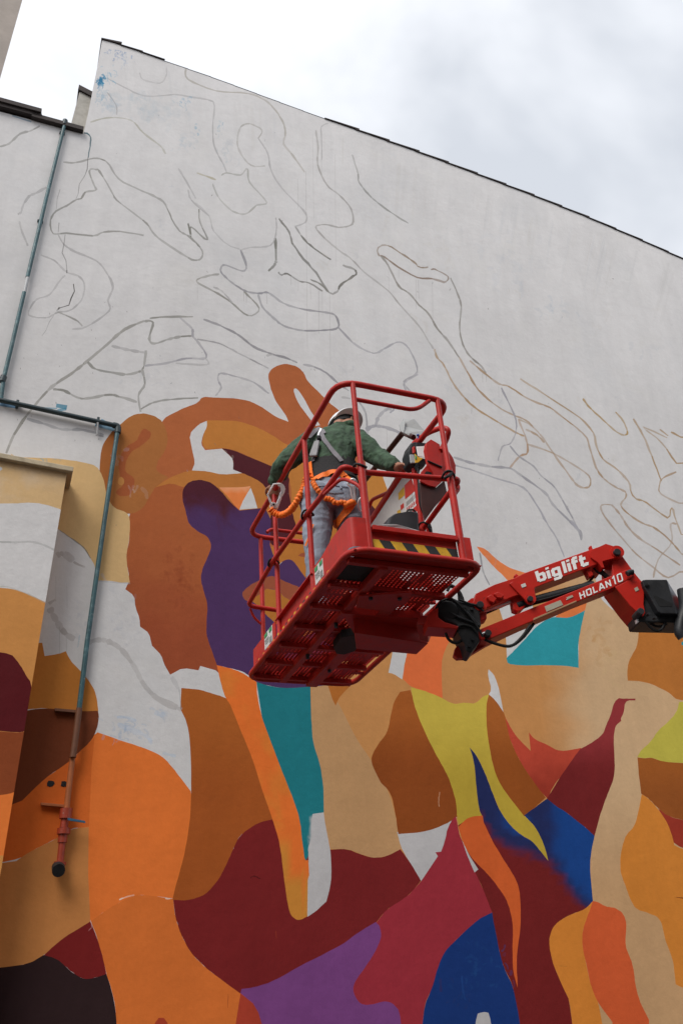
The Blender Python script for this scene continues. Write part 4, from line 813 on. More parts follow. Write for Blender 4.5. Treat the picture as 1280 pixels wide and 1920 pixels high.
# control station
yC = .44
def plate(name, poly, y, th, m, lb=None, bev=.003):
    b = MB(); b.prism([bp(px, py, y=y) for px, py in poly], (0, th, 0)); return b.build(name, m, lift, bevel=bev, label=lb)
plate('guard_plate', ((833, 838), (842, 848), (849, 858), (854, 872), (854, 889), (848, 890), (838, 893), (822, 893), (812, 870), (818, 845)), .40, .012, RED)
plate('guard_plate', ((797, 842), (799, 830), (807, 824), (812, 826), (824, 833), (831, 893), (815, 895), (803, 870)), .30, .03, RED)
plate('guard_plate', ((803, 868), (812, 864), (823, 892), (829, 902), (817, 913), (803, 910), (787, 902), (789, 885)), .315, .01, RED)
b = MB(); sl_ = [bp(px, py, y=.313) for px, py in ((797, 885), (800, 883.5), (810, 885.5), (813, 889), (812, 892), (808, 892.5), (798, 890.5), (796, 888))]; b.prism(sl_, (0, .002, 0)); b.build('slot', BLK, lift)
plate('guard_floor', ((787, 903), (803, 911), (817, 914), (833, 900), (838, 925), (815, 950), (797, 975), (790, 950)), .33, .012, DBR)  # box underside, its shade put into the dark material
plate('control_housing', ((770, 830), (782, 827), (786, 842), (787, 866), (779, 873), (768, 866), (765, 846)), .46, .10, BLKM, bev=.008)
plate('control_knob', ((773, 838), (777, 836), (779, 848), (774, 850)), .452, .01, REDL)
plate('control_knob', ((768, 852), (776, 852), (778, 868), (770, 868)), .45, .01, GREYM)
plate('instruction_card', ((780, 837), (800, 836), (803, 859), (783, 855)), .40, .004, WHITE)
plate('warning_label', ((777, 850), (783, 856), (793, 859), (784, 867), (778, 868)), .398, .004, YEL)
plate('warning_label', ((778, 853), (781, 856), (781, 862), (778, 860)), .394, .003, GREENL)
plate('switch_box', ((786, 858), (802, 861), (797, 872), (786, 876), (782, 868)), .42, .05, BLK)
plate('card_clip', ((780, 829), (799, 831), (799, 837), (793, 840), (781, 836)), .41, .03, BLKM)
b = MB(); c = bp(783, 816, y=.45); b.ell(c, (.010, .010, .008)); b.tube([c, bp(784, 826, y=.45)], .004, 6); b.build('joystick', mat('blue_knob', (.02, .07, .35), .4), lift, smooth=60)
rail('post', [bp(775, 872, y=.50), bp(785, 940, y=.53), (BW - .03, .56, .45), (BW - .03, .56, .02)], r=.018, fr=.05)
for a in ((783, 872, 786, 940, 796, 968), (790, 868, 783, 895, 790, 945), (797, 925, 801, 945, 803, 965)):
    b = MB(); b.tube(catmull([bp(a[0], a[1], y=.44), bp(a[2], a[3], y=.47), bp(a[4], a[5], y=.50)], 6), .006, 6); b.build('control_cable', BLK, lift, smooth=60)
b = MB(); b.tube(catmull([bp(700, 985, x=.742), bp(728, 938, x=.75), bp(742, 905, x=.75), bp(752, 893, x=.75), bp(764, 880, x=.75)], 6), .008, 6); b.build('control_cable', BLK, lift, smooth=60)
rail('latch_arm', [bp(801, 864, y=.295), bp(828, 876, y=.295)], r=.006, m=BLKM, fr=0)
rail('guard_hoop', [bp(843, 897, y=.2), bp(855, 908, y=.2), bp(858, 916, y=.2), bp(851, 925, y=.2)], r=.017, fr=.03); rail('guard_hoop', [bp(843, 915, y=.18), bp(850, 911, y=.18), bp(857, 915, y=.18)], r=.010, fr=.03)
rail('cable_tie', [bp(832, 897, y=.0), bp(839, 893, y=-.01), bp(846, 888, y=.0)], r=.009, m=BLK, fr=.01)
# emergency hand wheel
b = MB(); c = bp(806, 991, y=.50); ax = Vector((1, 0, 0)); R_ = .036
b.tube([c + Vector((0.02 * math.cos(t), R_ * math.cos(t) * .6, R_ * math.sin(t))) for t in np.linspace(0, 2 * math.pi, 20)[:-1]], .0055, 6, closed=True)
for t in (0.3, 1.35, 2.4): b.tube([c + Vector((0.02 * math.cos(t), R_ * .6 * math.cos(t), R_ * math.sin(t))), c - Vector((0.02 * math.cos(t), R_ * .6 * math.cos(t), R_ * math.sin(t)))], .004, 6)
b.build('hand_wheel', BLK, lift, smooth=60)
plate('wheel_bracket', ((799, 985), (804, 983), (806, 1003), (800, 1003)), .50, .01, RED)
# ---------------------------------------------------------------- boom: parallelogram arms in an upright plane
M0 = WR @ np.array(bp(818, 1160, z=-.12)) + WT
az = math.radians(9)
bd = RT * math.cos(az) + FW * math.sin(az); bn = np.cross(np.array([0, 0, 1.0]), bd)       # bn: away from the viewer
if bn @ FW < 0: bn = -bn
def ap(px, py, off=0.0):
    d = ray(px, py); o = M0 + bn * off; k = ((o - CAM) @ bn) / (d @ bn); return BMI @ Vector(CAM + d * k)
BN = BMI.to_3x3() @ Vector(bn)
def aplate(name, s, off, th, m=REDARM, par=lift, bev=.004):
    b = MB(); b.prism([ap(x, y, off) for x, y in pts(s)], BN * th); return b.build(name, m, par, bevel=bev)
def acyl(name, px, py, off, r, ln, m=BLKM, par=lift):
    b = MB(); c = ap(px, py, off); b.tube([c, c + BN * ln], r, 14); return b.build(name, m, par, smooth=40, bevel=.002)
def abar(name, path, off, r, m, par=lift, n=10, fr=0.03):
    b = MB(); b.tube(fillet([ap(x, y, off) for x, y in path], fr) if fr else [ap(x, y, off) for x, y in path], r, n); return b.build(name, m, par, smooth=50)
ua = aplate('upper_arm', '891,1113 926,1096 960,1085 983,1074 1104,1031 1128,1023 1137,1022 1145,1048 1128,1052 1118,1058 1080,1072 1003,1101 1001,1106 960,1119 944,1126 912,1140 903,1143 892,1141 886,1131', 0, .13)
aplate('gusset', '954,1094 960,1090 1001,1103 1004,1118 1003,1126 997,1132 991,1131 985,1126', -.012, .012)
aplate('gusset', '1105,1037 1110,1031 1135,1019.5 1143,1022 1158,1027 1163,1034 1162,1041 1155,1045 1128,1052 1132,1064 1127,1064 1121,1055 1107,1045', -.014, .16)
aplate('tab', '963,1079 967,1075 972,1079 970,1086', .02, .03); aplate('tab', '1104,1024 1108,1022 1111,1030 1107,1034', .02, .03); aplate('tab', '1097,1066 1105,1063 1112,1078 1105,1082', .02, .06)
aplate('cable_guide', '912,1119 920,1114 931,1122 925,1130 918,1127', -.03, .03); aplate('cable_guide', '925,1113 933,1109 945,1116 940,1121 932,1120', -.03, .03)
la = aplate('lower_arm', '895,1184 903,1178 1040,1122 1174,1068 1185,1070 1188,1076 1182,1084 1144,1104 1080,1129 999,1164 915,1199 902,1200 894,1194', 0, .11)
aplate('lower_arm_rib', '1000,1159 1080,1125.5 1080,1128.6 999,1163.6', -.004, .004, mat('bare_edge', (.35, .2, .1), .5))
aplate('rear_link', '850,1228 853,1215 860,1208 874,1203 912,1188 1010,1150 1012,1162 945,1193 912,1209 872,1233 857,1234', .10, .05, RED)
lk = aplate('elbow_link', '1146,1050 1160,1040 1166,1042 1188,1073 1203,1091 1207,1110 1206,1133 1209,1149 1204,1156 1197,1152 1183,1136 1152,1096 1148,1080', .015, .20)
aplate('elbow_cheek', '1152,1100 1176,1088 1203,1091 1207,1112 1206,1133 1209,1149 1205,1156 1198,1152 1181,1136', 0, .012)
aplate('lamp_plate', '1020,1137 1050,1125 1055,1134 1024,1147', -.0035, .003, BRONZE, bev=0)
aplate('print', '1060,1124 1068,1121 1068,1122 1061,1125', -.003, .003, LABELW, bev=0)
for x, y, r in ((900, 1133, .021), (994, 1122, .017), (1157, 1034, .021), (915, 1186, .019), (1201, 1145.5, .020), (806, 1166.5, .012)):
    acyl('pivot_pin', x, y, -.045 if r > .015 else -.03, r, .10)
for x, y in ((900, 1133), (994, 1122), (1157, 1034)):
    b = MB(); c = ap(x, y, -.022); b.tube([c, c + BN * .02], .040 if y != 1122 else .032, 18); b.build('pivot_boss', REDARM, lift, smooth=40)
abar('grease_hose', [(903, 1189), (908, 1186), (914, 1186)], -.03, .006, STEEL, fr=.005)
abar('pivot_pin', [(1175, 1076), (1180, 1073), (1186, 1073)], -.03, .017, BLKM, fr=.005)
# cylinders
abar('ram_cylinder', [(968, 1137), (1000, 1126), (1080, 1105), (1112, 1097)], .05, .026, BLKM, fr=.02)
abar('ram_rod', [(905, 1146), (932, 1137), (962, 1127)], .06, .012, STEEL)
abar('ram_rod', [(1108, 1055), (1137, 1082)], .06, .016, BLKM)
aplate('ram_end', '958,1121 983,1114 990,1130 978,1143 970,1146 962,1143', .03, .06, REDARM)
# black joints
aplate('slew_joint', '822,1150 823,1138 832,1127 839,1119 850,1121 870,1130 891,1131 899,1144 900,1160 902,1173 898,1176 897,1186 899,1202 891,1213 883,1224 873,1220 870,1206 857,1184 856,1172 833,1163', -.02, .16, BLKM, bev=.008)
b = MB(); c0, c1 = ap(826, 1147, -.01), ap(846, 1128, .02)
b.tube([ap(838, 1146, -.035), ap(838, 1142, .14)], .058, 20); b.build('slew_ring', BLKM, lift, smooth=40, bevel=.004)
abar('joint_rib', [(832, 1140), (858, 1157), (880, 1165), (900, 1174)], -.03, .007, BLKM); abar('joint_rib', [(874, 1147), (898, 1172)], -.03, .006, BLKM)
aplate('joint_recess', '867,1146 871,1144 890,1164 876,1160 870,1154', -.0225, .003, BLK, bev=0)
aplate('slew_bracket', '802,1152 812,1146 821,1138 821,1157 833,1166 859,1174 857,1180 847,1178 801,1175 799,1160', -.05, .15, REDARM)
aplate('joint_bracket', '898,1150 912,1146 912,1160 900,1164', .0, .08, RED)
aplate('joint_bracket', '875,1128 884,1121 893,1120 892,1140 880,1135', .06, .06, REDARM)
aplate('elbow_cover', '1203,1088 1212,1086.5 1249,1086.5 1268,1151 1239,1150 1233,1147 1206,1099', -.03, .10, BLKM, bev=.006)
b = MB(); q0 = [ap(x, y, -.03) for x, y in ((1249, 1086.5), (1272, 1105), (1294, 1113), (1294, 1153), (1268, 1151))]
b.prism([q0[0], q0[1] + BN * .12, q0[2] + BN * .14, q0[3] + BN * .14, q0[4]], BN * .02); b.build('elbow_cover_side', mat('dark_grey_cover', (.05, .055, .065), .4, var=.15), lift, bevel=.004)
aplate('cover_recess', '1224,1117 1228,1117 1260,1131 1259,1137 1236,1137', -.0315, .002, BLK, bev=0); abar('cover_bolt', [(1211, 1096), (1213, 1098)], -.035, .014, BLK, fr=0)
aplate('elbow_housing', '1190,1130 1207,1108 1240,1150 1300,1152 1300,1168 1266,1167 1212,1166 1198,1165', .02, .18, BLKM, bev=.008)
abar('boom_pivot', [(1279, 1106), (1284, 1140), (1276, 1165), (1273, 1185), (1280, 1194)], .0, .034, BLKM, fr=.04)
aplate('boom', '1285,1105 1330,1090 1900,1330 1890,1400 1300,1170 1285,1150', .03, .16, REDARM, bev=.008)
# hoses
for path, off, r in ((((838, 1108), (845, 1098), (858, 1106), (866, 1120), (869, 1135)), .0, .0085), (((842, 1100), (852, 1102), (862, 1118), (864, 1132)), .03, .0085), (((846, 1100), (858, 1110), (860, 1130)), .05, .007),
        (((835, 1187), (840, 1198), (850, 1205), (860, 1204), (868, 1197)), .0, .0085), (((908, 1199), (925, 1206), (950, 1212), (965, 1207), (980, 1192), (988, 1180), (994, 1172)), .0, .0085),
        (((914, 1201), (940, 1210), (960, 1210), (978, 1197), (990, 1183), (1000, 1169)), .03, .0085), (((1206, 1160), (1218, 1176), (1230, 1183), (1240, 1179), (1247, 1166)), .03, .0075), (((1214, 1166), (1228, 1174), (1243, 1173), (1254, 1164)), .05, .007),
        (((1112, 1080), (1104, 1090), (1085, 1098), (1060, 1104)), .06, .007), (((893, 1142), (906, 1150), (925, 1144), (938, 1136)), .07, .006), (((824, 1150), (818, 1140), (826, 1128), (840, 1122)), -.03, .007)):
    b = MB(); b.tube(catmull([ap(x, y, off) for x, y in path], 6), r, 8); b.build('hydraulic_hose', BLK, lift, smooth=60)
b = MB(); b.prism([ap(x, y, .03) for x, y in ((1192, 1160), (1196, 1158), (1200, 1164), (1194, 1167))], BN * .03); b.build('hose_fitting', STEEL, lift)
for x, y in ((870, 1137), (884, 1141), (892, 1163), (886, 1198), (880, 1210), (850, 1128), (1216, 1150), (1228, 1157), (1290, 1160)):
    b = MB(); c = ap(x, y, -.035); b.tube([c, c + BN * .03], .009, 6); b.build('bolt', BLKM, lift)
for path, off in ((((846, 1122), (868, 1142), (884, 1160), (896, 1178), (905, 1194)), -.035), (((860, 1124), (880, 1132), (894, 1136), (906, 1146)), -.03), (((852, 1180), (866, 1172), (884, 1176), (894, 1188)), -.03), (((1110, 1062), (1118, 1072), (1132, 1080), (1142, 1092)), .05), (((985, 1132), (1040, 1118), (1100, 1099), (1135, 1096)), .02), (((1262, 1168), (1270, 1176), (1284, 1172)), .05)):
    b = MB(); b.tube(catmull([ap(x, y, off) for x, y in path], 6), .0065, 8); b.build('hydraulic_hose', BLK, lift, smooth=60)
for s_ in ('1061,1120 1072,1115.5 1074,1119 1063,1124', '1188,1103 1194,1100 1197,1106 1191,1109', '976,1096 984,1093 986,1099 978,1102'):
    aplate('label', s_, -.0035 if s_[0] != '9' else -.015, .003, LABELW if s_[:2] == '97' else BRONZE, bev=0)
# lettering
def lettering(txt, quad, off, shift=.0, name='lettering', bold=.0, sx=1.0):
    cu = D.curves.new(name, 'FONT'); cu.body = txt; cu.size = 1; cu.offset = bold; cu.space_character = sx; cu.resolution_u = 4
    to = D.objects.new('tmp', cu); COL.objects.link(to)
    dg = bpy.context.evaluated_depsgraph_get(); me = D.meshes.new_from_object(to.evaluated_get(dg)); D.objects.remove(to, do_unlink=True)
    xs_ = [v.co.x for v in me.vertices]; ys_ = [v.co.y for v in me.vertices]; x0, x1 = min(xs_), max(xs_)
    y0, y1 = LB if LB else (min(ys_), max(ys_))
    for v in me.vertices:
        u = (v.co.x - x0) / (x1 - x0); w_ = (v.co.y - y0) / (y1 - y0)
        bl, br, tr_, tl_ = quad
        x = (bl[0] * (1 - u) + br[0] * u) * (1 - w_) + (tl_[0] * (1 - u) + tr_[0] * u) * w_
        y = (bl[1] * (1 - u) + br[1] * u) * (1 - w_) + (tl_[1] * (1 - u) + tr_[1] * u) * w_
        v.co = ap(x, y, off)
    me.materials.clear(); me.materials.append(WHITE); o = D.objects.new(name, me); COL.objects.link(o); o.parent = lift; return o
GL_ = {  # stroke letters: width, strokes on a 1-high body
 'b': (.62, ['.1,1 .1,.1', '.1,.1 .46,.1 .53,.17 .53,.55 .46,.62 .1,.62']), 'i': (.20, ['.1,0 .1,.70', '.1,.82 .1,1']), 'l': (.20, ['.1,0 .1,1']),
 'g': (.62, ['.53,.71 .53,-.14 .46,-.22 .04,-.22', '.53,.1 .17,.1 .1,.17 .1,.55 .17,.62 .53,.62']), 'f': (.42, ['.14,0 .14,.85 .22,.92 .44,.92', '-.02,.62 .42,.62']), 't': (.46, ['.14,.95 .14,.18 .22,.1 .44,.1 .48,.24', '-.02,.62 .44,.62']),
 'H': (.72, ['.08,0 .08,1', '.64,0 .64,1', '.08,.5 .64,.5']), 'O': (.74, ['.15,.08 .59,.08 .66,.16 .66,.84 .59,.92 .15,.92 .08,.84 .08,.16 .15,.08']), 'L': (.60, ['.08,1 .08,.08 .58,.08']), 'A': (.76, ['.02,0 .34,.96 .42,.96 .74,0', '.14,.30 .62,.30']),
 'N': (.72, ['.08,0 .08,.95 .64,.05 .64,1']), '1': (.34, ['.0,.74 .2,.94 .2,0']), '0': (.62, ['.15,.07 .47,.07 .54,.15 .54,.85 .47,.93 .15,.93 .08,.85 .08,.15 .15,.07'])}
def lettering(txt, quad, w, off, gap=.13):
    x0 = 0; R = []
    for ch in txt:
        if ch == ' ': x0 += .08; continue
        wd_, ss = GL_[ch]
        for st_ in ss:
            q = [(a + x0, b_) for a, b_ in pts(st_)]
            for (a, b_) in zip(q[:-1], q[1:]):
                a, b_ = np.array(a), np.array(b_); t = (b_ - a) / np.hypot(*(b_ - a)); n_ = np.array([-t[1], t[0]]) * w / 2; e1 = t * w * .42
                s0 = e1 if a is not None and tuple(a) != q[0] else t * 0; s1 = e1 if tuple(b_) != q[-1] else t * 0
                R.append(np.array([a - s0 + n_, b_ + s1 + n_, b_ + s1 - n_, a - s0 - n_]))
        x0 += wd_ + gap
    tot = x0 - gap; V = []; E = []
    for r in R:
        k = len(V); V += [Vector(tuple(p)) for p in r]; E += [(k + i, k + (i + 1) % 4) for i in range(4)]
    vc, ec, fc, *_ = delaunay_2d_cdt(V, E, [], 0, 1e-5); VV = np.array([tuple(v) for v in vc]); F = np.array([tuple(f) for f in fc]); C = VV[F].mean(1); k = np.zeros(len(F), bool)
    for r in R: k |= pt_in(r, C[:, 0], C[:, 1])
    bl, br, tr2, tl2 = [np.array(p, float) for p in quad]; P3 = []
    for x, y in VV:
        u = x / tot; p = (bl * (1 - u) + br * u) * (1 - y) + (tl2 * (1 - u) + tr2 * u) * y; P3.append(tuple(ap(p[0], p[1], off)))
    b = MB(); b.add(P3, [tuple(f) for f in F[k].tolist()]); return b.build('lettering', WHITE, lift)
lettering('big lift', ((1008, 1092), (1100.5, 1059.5), (1095, 1037.5), (1002, 1072)), .235, -.003)
lettering('HOLAN', ((1087.5, 1123.5), (1145.5, 1098), (1142.5, 1086.5), (1084.5, 1111.5)), .19, -.003, .24)
lettering('10', ((1150, 1096.5), (1168, 1088.5), (1164, 1073.5), (1146, 1081)), .15, -.003, .18)
# ---------------------------------------------------------------- loose things in the basket
tr_ = tag(empty('tool_tray', BM), 'pale grey tool tray hooked on the raised bar beside the basket controls', 'tray')
b = MB(); q = [bp(px, py, d=dd) for px, py, dd in ((748, 797, 5.66), (755, 785, 5.72), (776, 785, 5.72), (797, 808, 5.66), (780, 824, 5.56), (757, 812, 5.56))]
b.prism(q, Vector((.03, .05, .015))); b.build('tray_base', mat('light_grey_tray', (.36, .37, .37), .5, var=.1, scale=10, dirt=(.22, .21, .2)), tr_, bevel=.006)
b = MB(); b.prism([q[0], q[1], bp(760, 790, d=5.66), bp(757, 812, d=5.55), bp(750, 808, d=5.58)], Vector((.01, .02, .01))); b.build('tray_rim', mat('dull_grey_rim', (.27, .28, .28), .5, dirt=(.12, .12, .12)), tr_, bevel=.003)
tb = tag(empty('tool_case', BM), 'black plastic tool case standing at the front of the lift basket', 'case')
c = bp(757, 1005, z=.10)
b = MB(); b.prism([bp(px, py, y=.42) for px, py in ((722, 994), (729, 970), (739, 963), (772, 957), (785, 960), (787, 1006), (750, 1006))], (0, .16, 0)); b.build('case_body', mat('black_plastic_case', (.030, .031, .035), .45, var=.2), tb, bevel=.012)
b = MB(); b.tube(fillet([bp(762, 961, y=.5), bp(764, 956, y=.5), bp(776, 956, y=.5), bp(779, 961, y=.5)], .01), .006, 6); b.build('case_handle', BLK, tb, smooth=50)
sh = MB(); sh.prism([bp(702, 991, z=.20), bp(712, 986, z=.21), bp(744, 986, z=.21), bp(800, 1002, z=.17), bp(792, 1010, z=.16), bp(700, 1000, z=.17)], (0, 0, .012)); sh = sh.build('paint_lid', GREYM, None, bevel=.004)
sh.matrix_world = BM; tag(sh, 'light grey flat lid lying behind the striped front board of the basket', 'lid')
# ================================================================ the painter in the basket (built in the basket's own frame)
per = tag(empty('person', BM @ Matrix.Translation((.31, .93, .01))), 'person in green shirt, jeans and white hard hat standing with back turned in red basket', 'person')
PO = Vector((.31, .93, .01))
def q3(px, py, d): return bp(px, py, d=d) - PO
fdir = Vector((.40, .915, 0)).normalized(); sdir = Vector((.915, -.40, 0)).normalized()
def ring_loft(b, secs, n=20, p=2.3):
    "secs: (centre, half width, half depth, side vector, front vector)"
    vs = []
    for c, rx, ry, s_, f_ in secs:
        for j in range(n):
            t = 2 * math.pi * j / n; ct, st_ = math.cos(t), math.sin(t)
            vs.append(c + s_ * rx * math.copysign(abs(ct) ** (2 / p), ct) + f_ * ry * math.copysign(abs(st_) ** (2 / p), st_))
    k = len(secs); fs = [(i * n + j, i * n + (j + 1) % n, (i + 1) * n + (j + 1) % n, (i + 1) * n + j) for i in range(k - 1) for j in range(n)]
    fs += [tuple(range(n))[::-1], tuple((k - 1) * n + j for j in range(n))]
    b.add(vs, fs)
def limb(b, joints, n=14, sub=4):
    P_ = [Vector(j[0]) for j in joints]; R_ = [j[1] for j in joints]; C = catmull(P_, sub); rr = []
    for i in range(len(P_) - 1):
        for j in range(sub): t = j / sub; rr.append(R_[i] * (1 - t) + R_[i + 1] * t)
    rr.append(R_[-1]); b.tube(C, 1, n, rr=rr)
pel = Vector((.0, .0, .86)); 
SP = [(q3(622, 962, 5.52), .165, .125), (q3(622, 940, 5.56), .178, .135), (q3(622, 915, 5.63), .165, .125), (q3(621, 890, 5.70), .158, .120), (q3(621, 868, 5.76), .158, .120), (q3(623, 846, 5.83), .168, .120), (q3(626, 828, 5.90), .172, .112), (q3(629, 815, 5.95), .150, .092), (q3(634, 807, 5.98), .088, .07), (q3(638, 801, 6.0), .058, .058)]
body = MB()
ring_loft(body, [(c, rx, ry, sdir, fdir) for c, rx, ry in SP])
LS, RS = q3(584, 828, 5.88), q3(665, 826, 5.88)
LE, LW = q3(533, 868, 5.66), q3(515, 905, 5.80)
RE, RW = q3(709, 858, 5.70), q3(744, 876, 5.52)
body.ell(LS, (.075, .08, .08)); body.ell(RS, (.08, .085, .08))
limb(body, [(q3(600, 824, 5.92), .085), (LS, .084), ((LS * .45 + LE * .55), .075), (LE, .064), ((LE + LW) * .5, .058), (LW, .042)])
limb(body, [(q3(648, 822, 5.92), .085), (RS, .086), ((RS * .45 + RE * .55), .078), (RE, .064), ((RE + RW) * .5, .055), (RW, .038)])
# bunched cuffs
body.ell(RW * .75 + RE * .25, (.050, .050, .045)); body.ell(LW * .8 + LE * .2, (.048, .048, .045))
# legs
HL, HR = Vector((-.095, .02, .86)), Vector((.105, -.03, .86))
KL, KR = Vector((-.125, .01, .47)), Vector((.12, -.02, .48)); AL, AR = Vector((-.13, .01, .09)), Vector((.13, .0, .09))
limb(body, [(HL, .115), (HL * .6 + KL * .4, .100), (KL, .074), (KL * .5 + AL * .5, .068), (AL, .058)]); limb(body, [(HR, .115), (HR * .6 + KR * .4, .100), (KR, .074), (KR * .5 + AR * .5, .068), (AR, .058)])
body.ell(HL + Vector((0, 0, .03)) - fdir * .035, (.10, .10, .10)); body.ell(HR + Vector((0, 0, .03)) - fdir * .035, (.10, .10, .10))
# neck and head (bowed forward)
NK = q3(641, 799, 6.00); HD = q3(644, 804, 6.06)
limb(body, [(q3(634, 803, 6.0), .058), (NK, .056), (HD, .060)]); 
hax = (fdir * .45 + Vector((0, 0, 1)) * .9).normalized(); hf = (hax.cross(sdir) * -1).normalized()
hf = (hf * math.cos(.6) + sdir * math.sin(.6)).normalized(); hsd = hf.cross(hax).normalized()
HM = Matrix((hsd, hf, hax)).transposed()
body.ell(HD, (.076, .092, .108), HM); body.ell(HD + hf * .07 - hax * .06, (.05, .045, .045), HM)     # skull, jaw
for s_ in (-1, 1): body.ell(HD + hsd * .078 * s_ - hax * .012, (.012, .022, .032), HM, 10, 8)      # ears
body.ell(HD + hf * .10 - hax * .015, (.013, .022, .028), HM, 10, 8)                                  # nose
# hands: palm + five fingers each
def hand(W, tip, back, sd, curl, L=.175):
    f = (tip - W).normalized(); bk = (back - f * back.dot(f)).normalized(); s_ = f.cross(bk).normalized() * sd
    pc = W + f * .045
    limb(body, [(W - f * .02, .030), (W + f * .012, .029), (W + f * .03, .030)], 12)
    ring_loft(body, [(W + f * .01, .028, .019, s_, bk), (W + f * .04, .038, .017, s_, bk), (W + f * .075, .040, .015, s_, bk), (W + f * .088, .036, .011, s_, bk)], 14, 2.6)
    for k, (o, l, r) in enumerate(((-.030, .066, .0085), (-.010, .078, .009), (.010, .073, .009), (.030, .058, .008))):
        p = W + f * .075 + s_ * o; seg = [p]; d = f.copy()
        for j, a in enumerate((.45, .8, .8)):
            ang = curl * a; d = (d * math.cos(ang) - bk * math.sin(ang)).normalized(); p = p + d * l * (.42, .33, .25)[j]; seg.append(p)
        body.tube(catmull(seg, 4), r, 8, rr=None); body.ell(seg[-1], (r, r, r), None, 8, 6)
    p = W + f * .025 - s_ * .030; seg = [p, p - s_ * .028 + f * .02 - bk * .01, p - s_ * .035 + f * .048 - bk * .028, p - s_ * .025 + f * .066 - bk * .045]
    body.tube(catmull(seg, 4), .0105, 8); body.ell(seg[-1], (.0105,) * 3, None, 8, 6)
hand(RW, q3(775, 868, 5.40), Vector((0, -.3, 1)), 1, .55)
hand(LW, q3(514, 932, 5.80), Vector((-.5, -.9, .1)), -1, .9)
# boots
def boot(A):
    ring_loft(body, [(A + Vector((0, 0, -.085)) + fdir * .05, .052, .135, sdir, fdir), (A + Vector((0, 0, -.045)) + fdir * .045, .052, .13, sdir, fdir), (A + Vector((0, 0, -.01)) + fdir * .02, .050, .085, sdir, fdir), (A + Vector((0, 0, .05)), .050, .055, sdir, fdir)], 16, 2.2)
boot(AL); boot(AR)
bo = body.build('body', [SHIRT, JEANS, SKIN, HAIR, BOOT], per)
md = bo.modifiers.new('r', 'REMESH'); md.mode = 'VOXEL'; md.voxel_size = .0058; md.use_smooth_shade = True
md = bo.modifiers.new('s', 'SMOOTH'); md.factor = .5; md.iterations = 4
bpy.context.view_layer.update()
me = D.meshes.new_from_object(bo.evaluated_get(bpy.context.evaluated_depsgraph_get())); bo.modifiers.clear(); old = bo.data; bo.data = me; D.meshes.remove(old)
me.name = 'body'
for m in (SHIRT, JEANS, SKIN, HAIR, BOOT):
    if m.name not in [x.name for x in me.materials if x]: me.materials.append(m)
mi = {x.name: i for i, x in enumerate(me.materials)}
def seg_d(p, a, b):
    ab = b - a; t = max(0, min(1, (p - a).dot(ab) / ab.length_squared)); return (p - a - ab * t).length
def wrinkle(p, s1, amp, axis):
    q = Vector((p.x * s1, p.y * s1, p.z * s1)); return amp * (1 - abs(noise.noise(q + axis)) * 2.4)
SKA = set(); BELTZ = (BMI @ (BM @ Vector((0, 0, 0)))).z
wz = q3(622, 908, 5.62).z
me.update()
nrmv = [v.normal.copy() for v in me.vertices]
reg = []
for v in me.vertices:
    p = v.co
    dr = (p - RW).dot((RW - RE).normalized()); dl = (p - LW).dot((LW - LE).normalized())
    if (dr > .004 and (p - RW).length < .21) or (dl > .002 and (p - LW).length < .20 and p.z > .6): r = 'skin'
    elif (p - HD).length < .135 and (p - HD).dot(hax) > -.115 and p.z > q3(640, 800, 6.0).z - .0: r = 'hair' if ((p - HD).dot(hf) < .055 and (p - HD).dot(hax) > -.06 and abs((p - HD).dot(hsd)) < .079) else 'skin'
    elif p.z < .105: r = 'boot'
    elif p.z < wz and abs((p - (pel)).dot(sdir)) < .34 and (p - LW).length > .2: r = 'jeans'
    else: r = 'shirt'
    reg.append(r)
    if r == 'shirt':
        ax = (RE - RS if (p - RE).length < .22 else LE - LS if (p - LE).length < .22 else Vector((.2, .1, 1))).normalized()
        q = p - ax * p.dot(ax) * .35
        h = noise.noise(q * 17) * .010 + (.5 - abs(noise.noise(q * 26 + Vector((3, 1, 2))))) * .010 + noise.noise(p * 55) * .0022
        v.co = p + nrmv[v.index] * h
    elif r == 'jeans':
        q = Vector((p.x, p.y, p.z * 1.9)); h = (.5 - abs(noise.noise(q * 9))) * .012 + noise.noise(p * 30) * .002
        v.co = p + nrmv[v.index] * h
nmv = {'shirt': 'green_flannel', 'jeans': 'washed_denim', 'skin': 'skin', 'hair': 'dark_hair', 'boot': 'dark_boot'}
from collections import Counter
for f in me.polygons:
    f.material_index = mi[nmv[Counter(reg[i] for i in f.vertices).most_common(1)[0][0]]]; f.use_smooth = True
me.update()
BV = BVHTree.FromObject(bo, bpy.context.evaluated_depsgraph_get())
CL = BMI @ Vector(CAM) - PO
def hit(px, py, off=.006):
    d = (bp(px, py, d=6.0) - PO - CL).normalized(); loc, n_, i_, dd = BV.ray_cast(CL, d)
    if loc is None:
        loc, n_, i_, dd = BV.find_nearest(bp(px, py, d=5.8) - PO)
    return loc + n_ * off, n_
